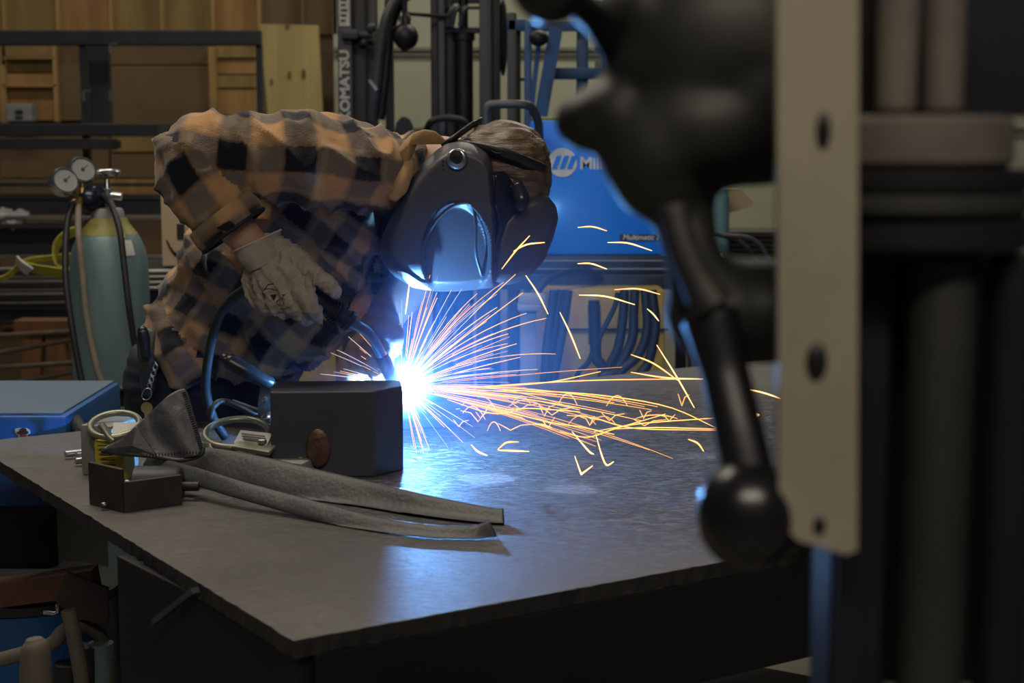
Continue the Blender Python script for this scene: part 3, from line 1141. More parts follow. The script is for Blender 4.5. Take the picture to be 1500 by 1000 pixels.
b.pbox(798, 481, 980, 484, 4.755, 0.01)
b.build('seam', 'machine_black', tn)
wb = thing('grey_canister', (at(775, 520, 4.6).x, 4.6, 0), 'pale grey square canister standing left of the yellow bin', 'canister')
b = MB()
b.box((at(774, 500, 4.6).x, 4.64, at(774, 458, 4.6).z / 2), (24 * mpp(4.6), 0.06, at(774, 458, 4.6).z), None, 0.006)
b.build('body', 'grey_plastic', wb, True)
b = MB()
b.pbox(758, 447, 791, 456, 4.58, 0.1, 0.005).pbox(759, 432, 800, 447, 4.6, 0.08, 0.01)
b.build('cap', 'grey_plastic', wb, True)
cl = [((870, 440), (871, 470), (872, 500), (874, 525), (884, 545)), ((905, 428), (900, 450), (880, 490), (862, 530), (845, 552)), ((915, 425), (912, 470), (905, 510), (890, 548)),
      ((930, 425), (928, 460), (925, 500), (900, 545), (880, 556)), ((945, 425), (948, 480), (935, 520), (905, 552)), ((955, 425), (960, 480), (950, 530), (935, 556)),
      ((822, 425), (815, 460), (808, 500), (805, 552)), ((812, 425), (806, 470), (800, 520), (798, 552)), ((832, 425), (826, 470), (817, 520), (812, 552))]
cn = ['ribbed black cable in front of the yellow bin', 'black cable slanting down-left across the yellow bin', 'black cable right of the ribbed one', 'loose black cable curving back under the cart',
      'fifth black cable from the canister', 'rightmost black cable by the yellow bin', 'dark cable middle of three beside grey canister', 'dark cable nearest to the grey canister', 'dark cable at left edge of the bare yellow panel']
for i, (pts, lab) in enumerate(zip(cl, cn)):
    b = MB()
    Y = 4.62 - 0.008 * i
    b.tube([at(x, y, Y) for x, y in pts] + [at(pts[-1][0] - 4, 620, Y)], 0.0145 if i not in (0, 1) else (0.017 if i == 0 else 0.008), 10, 50)
    if i == 0:
        for k in range(14):
            p = at(870.3 + k * 0.1, 448 + k * 4.2, Y)
            b.lathe([(0.017, -0.002), (0.020, -0.002), (0.020, 0.002), (0.017, 0.002)], Matrix.Translation(p), 14)
    tag(b.build('welding_cable', 'rubber', smooth=True), lab, 'cable', 'cables hanging under the welding machine')
b = MB()
b.tube([at(868, 430, 4.6), at(880, 430, 4.6)], 0.014, 10)
# hose loop from cart top to left
hose('welding_cable', [(775, 470, 4.7), (780, 440, 4.72), (800, 412, 4.74), (830, 400, 4.8), (862, 398, 4.9), (880, 410, 4.935)], 0.012, 'rubber', 'black cable arching above grey canister and yellow bin', 'cable')

# things seen between drill press hub and plate
c2 = at(1043, 330, 5.9)
b = MB()
z_t = at(1043, 268, 5.9).z
b.lathe([(0.062, 0), (0.062, z_t - 0.06), (0.055, z_t - 0.02), (0.03, z_t), (0.02, z_t + 0.05), (0.001, z_t + 0.05)], Matrix.Translation((c2.x, 5.9, 0)), 36)
tag(b.build('small_gas_cylinder', 'cylinder_blue', smooth=True), 'pale blue gas cylinder behind the drill press hub', 'gas cylinder')
sh2 = thing('parts_shelf', (at(1090, 350, 6.0).x, 6.0, 0), 'dark metal shelf with slats behind the pale blue cylinder', 'shelf')
b = MB()
b.box((at(1110, 300, 6.1).x, 6.25, at(1100, 340, 6.1).z / 2), (0.32, 0.3, at(1100, 340, 6.1).z))
b.build('cabinet', 'machine_black', sh2)
for i in range(5):
    b = MB()
    b.pbox(1064, 344 + 7 * i, 1150, 346.5 + 7 * i, 6.08, 0.03)
    b.build('slat', 'bar_dark', sh2)
b = MB()
b.pbox(1060, 300, 1068, 372, 5.98, 0.04)
b.build('upright', 'grey_plastic', sh2)
b = MB()
p = [at(1067, 276, 5.97), at(1085, 276, 5.97), at(1105, 297, 5.97), at(1100, 303, 5.97), at(1067, 312, 5.97)]
b.prism(p, (0, 0.1, 0))
b.build('beige_funnel', 'cardboard', sh2)
b = MB()
b.pbox(1048, 371, 1058, 380, 5.8, 0.04)
b.build('tag_plate', 'label_white', sh2)
me = text_mesh('|| |||', 0.02, facing(at(1072, 345, 6.0)), ext=0.0005)
hose('welding_cable', [(1022, 343, 5.7), (1050, 343, 5.7), (1085, 355, 5.7), (1105, 380, 5.7), (1110, 420, 5.7)], 0.009, 'hose_grey', 'grey cable arching from the pale blue cylinder, lower of two', 'cable')
hose('welding_cable', [(1060, 345, 5.65), (1100, 350, 5.65), (1122, 372, 5.65), (1128, 420, 5.65)], 0.009, 'hose_grey', 'grey cable arching near the drill press plate, upper of two', 'cable')
b = MB()
zz = at(1090, 395, 5.5).z
b.box((at(1100, 400, 5.5).x, 5.7, zz / 2), (0.36, 0.3, zz), None, 0.01)
tag(b.build('tool_chest', 'machine_black'), 'low black chest below the grey cables behind the hub', 'chest')

# ================================================================== TABLE
tC, tL = on(430, 938, TZ), on(-45, 648, TZ)
dF = (on(1180, 800, TZ) - tC).normalized()
tR = tC + dF * 2.35
tB0 = on(900, 549, TZ)
dB = (tB0 - tL).normalized()
tB = tL + dB * 2.55
tab = thing('welding_table', ((tC.x + tB.x) / 2, (tC.y + tB.y) / 2, 0), 'large dark steel plate welding table with torch-cut edges', 'table')
TH = 0.022


def plate():
    """thick plate with ragged cut edges"""
    corners = [tC, tR, tB, tL]
    loop = []
    for i in range(4):
        a, c = corners[i], corners[(i + 1) % 4]
        L = (c - a).length
        n = max(8, int(L / 0.012))
        d = (c - a).normalized()
        nn = Vector((d.y, -d.x, 0))
        for k in range(n):
            t = k / n
            p = a.lerp(c, t)
            j = 0.0025 * noise.noise(p * 60) + 0.004 * max(0, noise.noise(p * 17 + Vector((3, 1, 0))) - 0.25)
            loop.append(p + nn * (j if 0 < k else 0))
    # a bite out of the left edge
    bite = on(165, 799, TZ)
    for i, p in enumerate(loop):
        dd = (p - bite).length
        if dd < 0.035:
            loop[i] = p + Vector((0.84, 0.54, 0)) * 0.012 * (1 - dd / 0.035) + Vector((0.004 * noise.noise(p * 200), 0, 0))
    bm = bmesh.new()
    up = [bm.verts.new((p.x, p.y, TZ - 0.0012 * abs(noise.noise(p * 90)))) for p in loop]
    ins = [bm.verts.new((p.x + (bmid - p.x) * 0.004, p.y + (bmy - p.y) * 0.004, TZ)) for p in loop for bmid, bmy in (((tC.x + tB.x) / 2, (tC.y + tB.y) / 2),)]
    lo = [bm.verts.new((p.x + 0.003 * noise.noise(p * 80 + Vector((9, 9, 9))), p.y + 0.003 * noise.noise(p * 80), TZ - TH + 0.003 * noise.noise(p * 50))) for p in loop]
    n = len(loop)
    bm.faces.new(ins)
    for i in range(n):
        j = (i + 1) % n
        bm.faces.new((up[i], up[j], ins[j], ins[i]))
        f = bm.faces.new((lo[i], lo[j], up[j], up[i]))
        f.material_index = 1
    bm.faces.new(list(reversed(lo)))
    bmesh.ops.recalc_face_normals(bm, faces=bm.faces)
    me = bpy.data.meshes.new('table_top')
    bm.to_mesh(me)
    bm.free()
    return me


def table_mat():
    m = mat('table_steel', (0.130, 0.122, 0.112), (0.078, 0.074, 0.069), 0.60, 0.15, scale=5.0, bump=0.0, rvar=0.10, spread=0.8)
    nt = m.node_tree
    b = nt.nodes['Principled BSDF']
    tc = nt.nodes.new('ShaderNodeTexCoord')
    mp = nt.nodes.new('ShaderNodeMapping')
    mp.inputs['Scale'].default_value = (0.55, 1.0, 1)
    mp.inputs['Rotation'].default_value = (0, 0, -0.35)
    nt.links.new(tc.outputs['Object'], mp.inputs[0])
    n1 = nt.nodes.new('ShaderNodeTexNoise')
    n1.inputs['Scale'].default_value = 120
    n1.inputs['Detail'].default_value = 6
    n1.inputs['Roughness'].default_value = 0.7
    nt.links.new(mp.outputs[0], n1.inputs['Vector'])
    n2 = nt.nodes.new('ShaderNodeTexNoise')
    n2.inputs['Scale'].default_value = 14
    n2.inputs['Detail'].default_value = 4
    nt.links.new(mp.outputs[0], n2.inputs['Vector'])
    n1.inputs['Scale'].default_value = 105
    st1 = nt.nodes.new('ShaderNodeMapRange')
    st1.interpolation_type = 'SMOOTHSTEP'
    st1.inputs['From Min'].default_value = 0.42
    st1.inputs['From Max'].default_value = 0.66
    nt.links.new(n1.outputs['Fac'], st1.inputs[0])
    st2 = nt.nodes.new('ShaderNodeMapRange')
    st2.inputs['From Min'].default_value = 0.3
    st2.inputs['From Max'].default_value = 0.7
    nt.links.new(n2.outputs['Fac'], st2.inputs[0])
    ad = nt.nodes.new('ShaderNodeMath')
    ad.operation = 'MULTIPLY_ADD'
    ad.inputs[1].default_value = 0.28
    nt.links.new(st2.outputs[0], ad.inputs[0])
    nt.links.new(st1.outputs[0], ad.inputs[2])
    # spatter, strengthened over the arc-lit part of the plate and faded where unlit
    spot = on(860, 650, TZ) - Vector(tab.location)
    dm = nt.nodes.new('ShaderNodeVectorMath')
    dm.operation = 'DISTANCE'
    dm.inputs[1].default_value = (spot.x, spot.y, spot.z)
    nt.links.new(tc.outputs['Object'], dm.inputs[0])
    lit_spatter = nt.nodes.new('ShaderNodeMapRange')
    lit_spatter.interpolation_type = 'SMOOTHSTEP'
    lit_spatter.inputs['From Min'].default_value = 0.30
    lit_spatter.inputs['From Max'].default_value = 0.95
    lit_spatter.inputs['To Min'].default_value = 1.0
    lit_spatter.inputs['To Max'].default_value = 0.12
    nt.links.new(dm.outputs['Value'], lit_spatter.inputs[0])
    hm_ = nt.nodes.new('ShaderNodeMath')
    hm_.operation = 'MULTIPLY'
    nt.links.new(ad.outputs[0], hm_.inputs[0])
    nt.links.new(lit_spatter.outputs[0], hm_.inputs[1])
    bp = nt.nodes.new('ShaderNodeBump')
    bp.inputs['Strength'].default_value = 1.0
    bp.inputs['Distance'].default_value = 0.0060
    nt.links.new(hm_.outputs[0], bp.inputs['Height'])
    nt.links.new(bp.outputs[0], b.inputs['Normal'])
    # dark spatter specks and worn bright patches
    old = b.inputs['Base Color'].links[0].from_socket
    r = nt.nodes.new('ShaderNodeValToRGB')
    r.color_ramp.elements[0].position = 0.53
    r.color_ramp.elements[1].position = 0.59
    r.color_ramp.elements[0].color = (1, 1, 1, 1)
    r.color_ramp.elements[1].color = (0.28, 0.26, 0.25, 1)
    nt.links.new(n1.outputs['Fac'], r.inputs[0])
    mx = nt.nodes.new('ShaderNodeMix')
    mx.data_type = 'RGBA'
    mx.blend_type = 'MULTIPLY'
    nt.links.new(lit_spatter.outputs[0], mx.inputs[0])
    nt.links.new(old, mx.inputs[6])
    nt.links.new(r.outputs[0], mx.inputs[7])
    cur = mx.outputs[2]
    cen = Vector(tab.location)
    for (px, py, rx, ry, k) in ((712, 701, 0.055, 0.035, 0.55), (838, 716, 0.05, 0.028, 0.35), (1025, 668, 0.05, 0.02, 0.3)):
        p = on(px, py, TZ) - cen
        mm = nt.nodes.new('ShaderNodeMapping')
        mm.vector_type = 'TEXTURE'
        mm.inputs['Location'].default_value = (p.x, p.y, p.z)
        mm.inputs['Scale'].default_value = (rx, ry * 2.2, 1)
        nt.links.new(tc.outputs['Object'], mm.inputs[0])
        ln = nt.nodes.new('ShaderNodeVectorMath')
        ln.operation = 'LENGTH'
        nt.links.new(mm.outputs[0], ln.inputs[0])
        a2 = nt.nodes.new('ShaderNodeMath')
        a2.operation = 'MULTIPLY_ADD'
        a2.inputs[1].default_value = 1.1
        nt.links.new(n2.outputs['Fac'], a2.inputs[0])
        nt.links.new(ln.outputs['Value'], a2.inputs[2])
        mr = nt.nodes.new('ShaderNodeMapRange')
        mr.inputs['From Min'].default_value = 1.05
        mr.inputs['From Max'].default_value = 1.55
        mr.inputs['To Min'].default_value = k
        mr.inputs['To Max'].default_value = 0
        nt.links.new(a2.outputs[0], mr.inputs[0])
        m2 = nt.nodes.new('ShaderNodeMix')
        m2.data_type = 'RGBA'
        nt.links.new(mr.outputs[0], m2.inputs[0])
        nt.links.new(cur, m2.inputs[6])
        m2.inputs[7].default_value = (0.46, 0.43, 0.42, 1)
        cur = m2.outputs[2]
    nt.links.new(cur, b.inputs['Base Color'])
    return m


table_mat()
link_mesh('table_top', plate(), ['table_steel', 'table_side'], tab)
nLeft = Vector((dF.x, dF.y, 0))
dL = (tL - tC).normalized()
inn = (dF + dL).normalized()
# side skirt from px 155 to the front corner, set back a little; front beam; legs; rear skirt
c0 = tC + inn * 0.04
s0 = on(157, 795, TZ) + dF * 0.02
b = MB()
zt_, zb_ = TZ - TH, 0.30
b.bar(Vector((c0.x, c0.y, (zt_ + zb_) / 2)), Vector((s0.x, s0.y, (zt_ + zb_) / 2)), 0.012, zt_ - zb_)
b.build('side_plate', 'table_frame', tab)
b = MB()
e0 = c0 + dF * 2.1
b.bar(Vector((c0.x, c0.y, TZ - TH - 0.075)), Vector((e0.x, e0.y, TZ - TH - 0.075)), 0.06, 0.15, bev=0.004)
b.build('front_beam', 'table_frame', tab)
b = MB()
lq = tL + (dF + dB).normalized() * 0.42 - dL * 0.1
rq = tB - dB * 0.15 - dL * 0.1
b.bar(Vector((lq.x, lq.y, TZ - TH - 0.05)), Vector((rq.x, rq.y, TZ - TH - 0.05)), 0.06, 0.10)
b.build('rear_beam', 'table_frame', tab)
for p in (c0 + dF * 0.02 + dL * 0.02, e0, lq, rq):
    b = MB()
    b.box((p.x, p.y, (TZ - TH) / 2), (0.07, 0.07, TZ - TH), Matrix.Rotation(math.atan2(dF.y, dF.x), 3, 'Z'), 0.004)
    b.build('leg', 'table_frame', tab)
b = MB()
b.prism([Vector((p.x, p.y, 0.26)) for p in (c0 + dL * 0.06, c0 + dL * 1.0, c0 + dL * 1.0 + dB * 1.6, e0)], (0, 0, 0.012))
b.build('shade_sheet', 'table_frame', tab)  # dark sheet added over the floor, stands in for under-table shade
b = MB()
mA, mB_ = c0 + dL * 0.05, e0
b.bar(Vector((mA.x, mA.y, 0.32)), Vector((mB_.x, mB_.y, 0.32)), 0.06, 0.06)
b.build('stretcher', 'table_frame', tab)
b = MB()
pa, pb = at(228, 910, s0.lerp(c0, 0.32).y - 0.02), at(286, 864, s0.lerp(c0, 0.5).y - 0.02)
b.bar(pa, pb, 0.012, 0.008)
b.build('brace', 'leg_grey', tab)
b = MB()
b.pbox(1145, 915, 1235, 922, 3.1, 0.03)
tag(b.build('cross_rail', 'leg_grey', tab))

# ================================================================== STEEL BLOCK
k0 = on(398, 700, TZ)
k1 = on(549, 698, TZ)
kf = on(588, 680, TZ)
dbx = (k1 - k0).normalized()
wbl = (k1 - k0).length
dby = Vector((-dbx.y, dbx.x, 0))
hb = at(398, 574, k0.y).z - TZ
dep_b = 0.125
bl = thing('steel_block', (k0 + dbx * wbl / 2 + dby * dep_b / 2), 'large dark steel block beside the bright welding arc', 'block')
b = MB()
# right end face turned away: footprint is k0, k1, chamfered right corner
foot = [k0, k1, k1 + dbx * (on(591, 690, TZ) - k1).dot(dbx) + dby * 0.055, k1 + dbx * (on(587, 690, TZ) - k1).dot(dbx) + dby * dep_b, k0 + dby * dep_b]
b.prism([Vector((p.x, p.y, TZ + 0.0)) for p in foot], (0, 0, hb))
o = b.build('block', 'block_steel', bl)
bv = o.modifiers.new('b', 'BEVEL')
bv.width = 0.0025
bv.segments = 2
cpk = at(466, 656, k0.y - 0.004)
b = MB()
b.ball(cpk, 1, 24, 14, (18 * mpp(2.75), 0.005, 29 * mpp(2.75)))  # coppery disc in place of a hole with light showing through
o = b.build('hole_glow_disc', 'copper', smooth=True)
tag(o, 'coppery oval standing in for light through a hole in the steel block', 'plate')

# workpiece under the arc: low plate and an added upright blocking arc light from the shirt
wp = on(640, 625, TZ)
wk = thing('workpiece', (wp.x - 0.03, wp.y + 0.03, TZ), 'low dark steel piece being welded behind the block, with an added shade plate', 'workpiece')
b = MB()
b.box((wp.x - 0.03, wp.y + 0.03, TZ + 0.012), (0.16, 0.10, 0.024), Matrix.Rotation(0.3, 3, 'Z'), 0.003)
b.build('base_plate', 'bracket_steel', wk)
b = MB()
b.bar(on(590, 606, TZ) + Vector((0, 0, 0.03)), on(690, 600, TZ) + Vector((0, 0.03, 0.03)), 0.05, 0.012)
b.build('flat_bar', 'bracket_steel', wk)
b = MB()
ua, ub = at(496, 539, 3.05), at(584, 539, 3.05)
b.box(((ua.x + ub.x) / 2, 3.056, (TZ + ua.z) / 2), (ub.x - ua.x, 0.012, ua.z - TZ), None, 0.002)
b.build('arc_shade_plate', 'bracket_steel', wk)

# ================================================================== MAGNETS, BRACKET, PINS
def yb(px, py):
    return on(px, py, TZ)


br = thing('steel_bracket', yb(180, 748), 'dark angled bracket of two flat bars at left front of table', 'bracket')
pA, pB, pD = yb(134, 738), yb(181, 750), yb(266, 738)
for (p, q, ht) in ((pA, pB, at(134, 676, pA.y).z - TZ), (pB, pD, at(181, 706, pB.y).z - TZ)):
    b = MB()
    b.bar(Vector((p.x, p.y, TZ + ht / 2)), Vector((q.x, q.y, TZ + ht / 2)), 0.008, ht, bev=0.001)
    b.build('flat_bar', 'bracket_steel', br)
for (x, y) in ((152, 741), (180, 749), (186, 708)):
    b = MB()
    b.ball(at(x, y - 2, yb(180, 746).y - 0.004), 0.0055, 10, 8, (1.4, 1, 0.8))
    b.build('weld_bead', 'torch_metal', br, True)
# round magnet boss behind right plate
b = MB()
M = Matrix.Translation(at(243, 712, pD.y + .03)) @ Matrix.Rotation(PI / 2, 4, 'Y')
b.lathe([(0.001, -0.05), (0.034, -0.05), (0.034, 0.02), (0.030, 0.026), (0.008, 0.026), (0.008, 0.055), (0.001, 0.055)], M, 28)
tag(b.build('pin_boss', 'bar_dark', smooth=True), 'round dark boss with a pin behind the angled bracket', 'boss')

ROTM = Matrix.Rotation(-0.25, 3, 'Z')
MGY = yb(150, 705).y + 0.02


def magnet_ring(o, cx, cy, Y, hw, tilt, r, m='zinc_green'):
    b = MB()
    u = Vector((hw * mpp(Y), 0, 0))
    v = Vector((0, math.cos(tilt), math.sin(tilt))) * hw * mpp(Y)
    b.torus(at(cx, cy, Y), u, v, r, 44, 12)
    return b.build('ring_handle', m, o, True)


mg = thing('lifting_magnet', Vector((at(160, 680, MGY).x, MGY + .05, TZ)), 'grey switch magnet with ring handle and yellow label behind the bracket', 'magnet')
b = MB()
zt1 = at(150, 640, MGY).z
b.box((at(148, 640, MGY).x - 0.004, MGY + 0.075, (TZ + zt1) / 2 + 0.008), (0.062, 0.10, zt1 - TZ + 0.016), ROTM, 0.005)
b.build('body', 'magnet_grey', mg, True)
b = MB()
b.box((at(164, 665, MGY).x, MGY + 0.02, (TZ + at(164, 645, MGY).z) / 2), (0.058, 0.04, at(164, 645, MGY).z - TZ), ROTM, 0.003)
b.build('yellow_panel', 'label_yellow', mg, True)
b = MB()
for i in range(5):
    b.pbox(143 + 1.2 * i, 652 + 7 * i, 158 + 3 * i, 653.2 + 7 * i, MGY - 0.012, 0.003)
b.build('panel_print', 'print_black', mg)
b = MB()
b.tube([at(146, 640, MGY + .03), at(152, 655, MGY + .02)], [0.02, 0.016], 18)
b.build('lug', 'zinc_green', mg, True)
magnet_ring(mg, 168, 622, MGY + .03, 36, math.radians(20), 0.0058)
b = MB()
M = Matrix.Translation(at(186, 632, MGY + .01)) @ Euler((math.radians(40), 0, 0.1)).to_matrix().to_4x4()
b.box(M.translation, (0.05, 0.04, 0.003), M.to_3x3())
b.build('label_card', 'label_white', mg)
b = MB()
b.tube([at(148, 622, MGY), at(160, 640, MGY - .01), at(166, 645, MGY - .01)], 0.0075, 12)
b.build('hinge_lug', 'zinc_green', mg, True)
# pins
for (x0, x1, y, dy, lab) in ((95, 122, 665, 0.03, 'short steel pin on the table, nearest to the grey magnet'), (112, 132, 668, 0.015, 'short steel pin on the table, between two other pins'), (110, 137, 675, 0.0, 'short steel pin on the table, nearest to the bracket')):
    b = MB()
    p, q = on(x0, y, TZ + 0.010), on(x1, y - 3, TZ + 0.010)
    b.tube([p, p + (q - p) * 0.02, q], [0.0055, 0.0062, 0.0062], 14)
    tag(b.build('steel_pin', 'chrome', smooth=True), lab, 'pin', 'steel pins by the magnet')

RGY = yb(430, 705).y
rm = thing('lifting_magnet', Vector((at(430, 690, RGY).x, RGY + .05, TZ)), 'low grey magnet with large ring and bolted label plate by the block', 'magnet')
b = MB()
zt2 = at(430, 676, RGY).z
b.box((at(402, 690, RGY).x, RGY + 0.055, (TZ + zt2) / 2), (118 * mpp(RGY), 0.10, zt2 - TZ), Matrix.Rotation(-0.30, 3, 'Z'), 0.006)
b.build('body', 'magnet_grey', rm, True)
b = MB()
b.box((at(418, 664, RGY).x, RGY + 0.055, zt2 + 0.001), (0.062, 0.034, 0.002), Matrix.Rotation(-0.30, 3, 'Z'))
b.build('yellow_label', 'label_yellow', rm)
magnet_ring(rm, 347, 634, RGY + .09, 47, math.radians(16), 0.0065)
b = MB()
R3 = Euler((math.radians(10), math.radians(6), -0.25)).to_matrix()
b.box(at(378, 650, RGY + .04), (0.072, 0.07, 0.008), R3, 0.003)
b.build('hinge_plate', 'zinc_green', rm, True)
b = MB()
b.box(at(371, 642, RGY + .045), (0.060, 0.036, 0.002), Euler((math.radians(28), math.radians(4), -0.2)).to_matrix())
lc = b.build('label_card', 'label_white', rm)
b = MB()
for i in range(3):
    b.box(at(371 + i, 637 + 3.5 * i, RGY + .037 - .002 * i), (0.044, 0.0035, 0.001), Euler((math.radians(28), math.radians(4), -0.2)).to_matrix())
b.build('card_print', 'leg_grey', lc)
b = MB()
b.lathe([(0.008, 0), (0.008, 0.006), (0.005, 0.008), (0.001, 0.008)], Matrix.Translation(at(384, 649, RGY + .03)), 8)
b.build('bolt', 'zinc_green', rm)
b = MB()
b.lathe([(0.022, 0.0), (0.022, 0.05), (0.018, 0.06), (0.001, 0.06)], Matrix.Translation((at(310, 660, RGY + .06).x, RGY + .06, TZ)), 20)
b.build('post', 'zinc_green', rm, True)

# ================================================================== LEATHER
lt = thing('leather_apron', yb(560, 780), 'dark leather apron folded into a flap and long strip across table', 'apron')
LY = RGY - 0.035


def strap_loft(path, hw, ht, wdir, n=60, seg=18):
    b = MB()
    P = catmull([at(*p) for p in path], n)
    h = np.interp(np.linspace(0, 1, n), np.linspace(0, 1, len(hw)), hw)
    t_ = np.interp(np.linspace(0, 1, n), np.linspace(0, 1, len(ht)), ht)
    wd = np.array(wdir, float)
    wd /= np.linalg.norm(wd)
    vs = []
    for i in range(n):
        T = P[min(i + 1, n - 1)] - P[max(i - 1, 0)]
        T /= np.linalg.norm(T)
        a = wd - T * wd.dot(T)
        a /= np.linalg.norm(a)
        c = np.cross(T, a)
        for j in range(seg):
            q = 2 * PI * j / seg
            x, y = math.cos(q), math.sin(q)
            x = math.copysign(abs(x) ** 0.7, x)
            wob = 1 + 0.18 * noise.noise(Vector(P[i]) * 22 + Vector((0, 0, j * 0.25)))
            q3 = P[i] + a * x * h[i] + c * y * t_[i] * wob
            q3[2] = max(q3[2], TZ + 0.002)
            vs.append(q3)
    fs = [(i * seg + j, i * seg + (j + 1) % seg, (i + 1) * seg + (j + 1) % seg, (i + 1) * seg + j) for i in range(n - 1) for j in range(seg)]
    fs += [tuple(reversed(range(seg))), tuple((n - 1) * seg + j for j in range(seg))]
    b.add(vs, fs)
    return b


tip = yb(735, 775).y
strap_loft([(240, 668, 2.765), (300, 675, 2.725), (345, 684, 2.69), (400, 697, 2.65), (520, 727, 2.57), (620, 750, 2.49), (690, 762, 2.45), (722, 765, 2.438), (738, 763, 2.435)],
           [0.024, 0.028, 0.031, 0.033, 0.031, 0.027, 0.024], [0.0045, 0.005, 0.005, 0.0045], (0.05, 0.66, 0.68)).build('strip', 'leather_dark', lt, 'full')
strap_loft([(215, 676, 2.72), (270, 692, 2.64), (340, 714, 2.55), (430, 739, 2.48), (540, 769, 2.395), (620, 782, 2.35), (690, 784, 2.338), (722, 775, 2.352)],
           [0.013, 0.015, 0.016, 0.017, 0.018, 0.018, 0.015], [0.0035, 0.004, 0.0035], (0.05, 0.70, 0.62)).build('strip', 'leather_dark', lt, 'full')
b = MB()
flap = [(271, 568), (276, 578), (297, 652), (298, 660), (292, 667), (262, 673), (248, 673), (205, 668), (160, 664), (149, 660), (152, 655), (182, 640), (200, 622), (245, 580), (258, 572)]


def fdepth(x, y, r):
    return LY + 0.035 - 0.05 * (y - 570) / 100 + 0.006 * noise.noise(Vector((x * 0.03, y * 0.03, 1))) + 0.004 * math.sin(x * 0.09 - y * 0.05)


b.outline(flap, fdepth, 0.006, 14, 100, (235, 635))
me = b.mesh()
o = link_mesh('flap', me, 'leather_black', lt, 'full')
b = MB()
for i in range(26):
    t = i / 25
    x, y = 271 + (296 - 271) * t, 574 + (655 - 574) * t
    Y = fdepth(x, y, 1) - 0.004
    b.tube([at(x - 4, y + 1.0, Y), at(x + 1.5, y - 0.6, Y - 0.001)], 0.0010, 6)
for i in range(18):
    t = i / 17
    x, y = 292 + (215 - 292) * t, 664 + (668 - 664) * t - 1 * (1 - t)
    Y = fdepth(x, y, 1) - 0.003
    b.tube([at(x, y - 3, Y), at(x, y + 1, Y)], 0.0008, 6)
so = b.build('stitching', 'stitch', lt)
b = MB()
b.tube([at(150, 661, LY + .005), at(180, 664, LY - .012), at(225, 668, LY - .012), at(262, 674, LY - .014), at(292, 667, LY - .01), at(298, 655, LY - .003)], 0.0042, 10, 40)
b.build('rolled_edge', 'leather_dark', lt, 'full')
b = MB()
b.outline([(152, 658), (180, 641), (200, 622), (222, 655), (232, 668), (205, 668), (160, 664)], lambda x, y, r: LY - 0.014 - 0.006 * (1 - r) + 0.01 * (1 - (y - 620) / 45), 0.006, 8, 60)
b.build('fold', 'leather_black', lt, 'full')

# ================================================================== LOCKING CLAMP
CY = k0.y + 0.20
lc = thing('locking_clamp', Vector((at(400, 620, CY).x, CY, TZ)), 'black handled toggle clamp standing behind the steel block', 'clamp')
b = MB()
P = [at(330, 526, CY - .02), at(337, 530, CY - .02), at(360, 543, CY - .02), at(385, 556, CY - .01), at(396, 562, CY)]
b.tube(P, [0.011, 0.0165, 0.0155, 0.013, 0.0125], 18, 30)
b.ball(P[0], 0.0115, 14, 10)
b.build('handle', 'torch_black', lc, 'full')
b = MB()
b.bar(at(388, 558, CY), at(412, 574, CY), 0.02, 0.018, bev=0.002)
b.ppoly([(382, 562), (394, 558), (404, 572), (408, 600), (404, 622), (384, 626), (376, 616), (378, 590)], CY, 0.012)
lv = b.build('lever_arm', 'torch_metal', lc)
b = MB()
for (x, y) in ((388, 585), (386, 612)):
    b.lathe([(0.006, 0), (0.006, 0.005), (0.001, 0.006)], facing(at(x, y, CY)), 12)
b.lathe([(0.012, 0), (0.012, 0.02), (0.006, 0.024), (0.001, 0.024)], facing(at(395, 612, CY)), 18)
b.build('pivot', 'chrome', lc, True)
b = MB()
b.tube([at(307, 612, CY - .02), at(311, 598, CY - .02), at(322, 588, CY - .01), at(338, 590, CY), at(360, 600, CY), at(376, 609, CY)], 0.006, 12, 40)
b.tube([at(340, 588, CY + .02), at(352, 592, CY + .02), at(380, 602, CY + .01)], 0.005, 10, 20)
b.build('clamp_arm', 'bar_dark', lc, 'full')
b = MB()
b.box((at(390, 620, CY).x, CY + .01, TZ + 0.015), (0.07, 0.06, 0.03), None, 0.004)
b.build('base', 'bar_dark', lc)

# ================================================================== PERSON
HIPY = 3.50
per = thing('person', (at(262, 560, HIPY).x, HIPY + 0.05, 0), 'person in orange and navy plaid shirt bending over table in welding helmet', 'person')


class Limb:
    """tube with plaid coordinates: stations of (centre, a-vector, b-vector)"""
    pass


SH = []


def cloth(mb, st, n=50, seg=56, power=2.0, u0=0.0, v0=0.0, rec=True, uvrot=0.0, cap=True):
    """st: list of (centre, a, b) half-axis vectors; lofted; records plaid uv"""
    arr = np.array([list(c) + list(a) + list(b) for c, a, b in st], float)
    S = catmull(arr, n)
    vs, uv = [], []
    u = u0
    for i in range(n):
        c, a, b = S[i, :3], S[i, 3:6], S[i, 6:9]
        if i:
            u += np.linalg.norm(c - S[i - 1, :3])
        per_r = (np.linalg.norm(a) + np.linalg.norm(b)) / 2
        for j in range(seg):
            t = 2 * PI * j / seg
            x, y = math.cos(t), math.sin(t)
            x = math.copysign(abs(x) ** (2 / power), x)
            y = math.copysign(abs(y) ** (2 / power), y)
            vs.append(c + a * x + b * y)
            v = v0 + (t if t < PI else t - 2 * PI) * per_r
            cr, sr = math.cos(uvrot), math.sin(uvrot)
            uv.append((u * cr - v * sr, u * sr + v * cr))
    fs = [(i * seg + j, i * seg + (j + 1) % seg, (i + 1) * seg + (j + 1) % seg, (i + 1) * seg + j) for i in range(n - 1) for j in range(seg)]
    if cap:
        fs += [tuple(reversed(range(seg))), tuple((n - 1) * seg + j for j in range(seg))]
    mb.add(vs, fs)
    if rec:
        SH.append((vs, uv))


sm = MB()
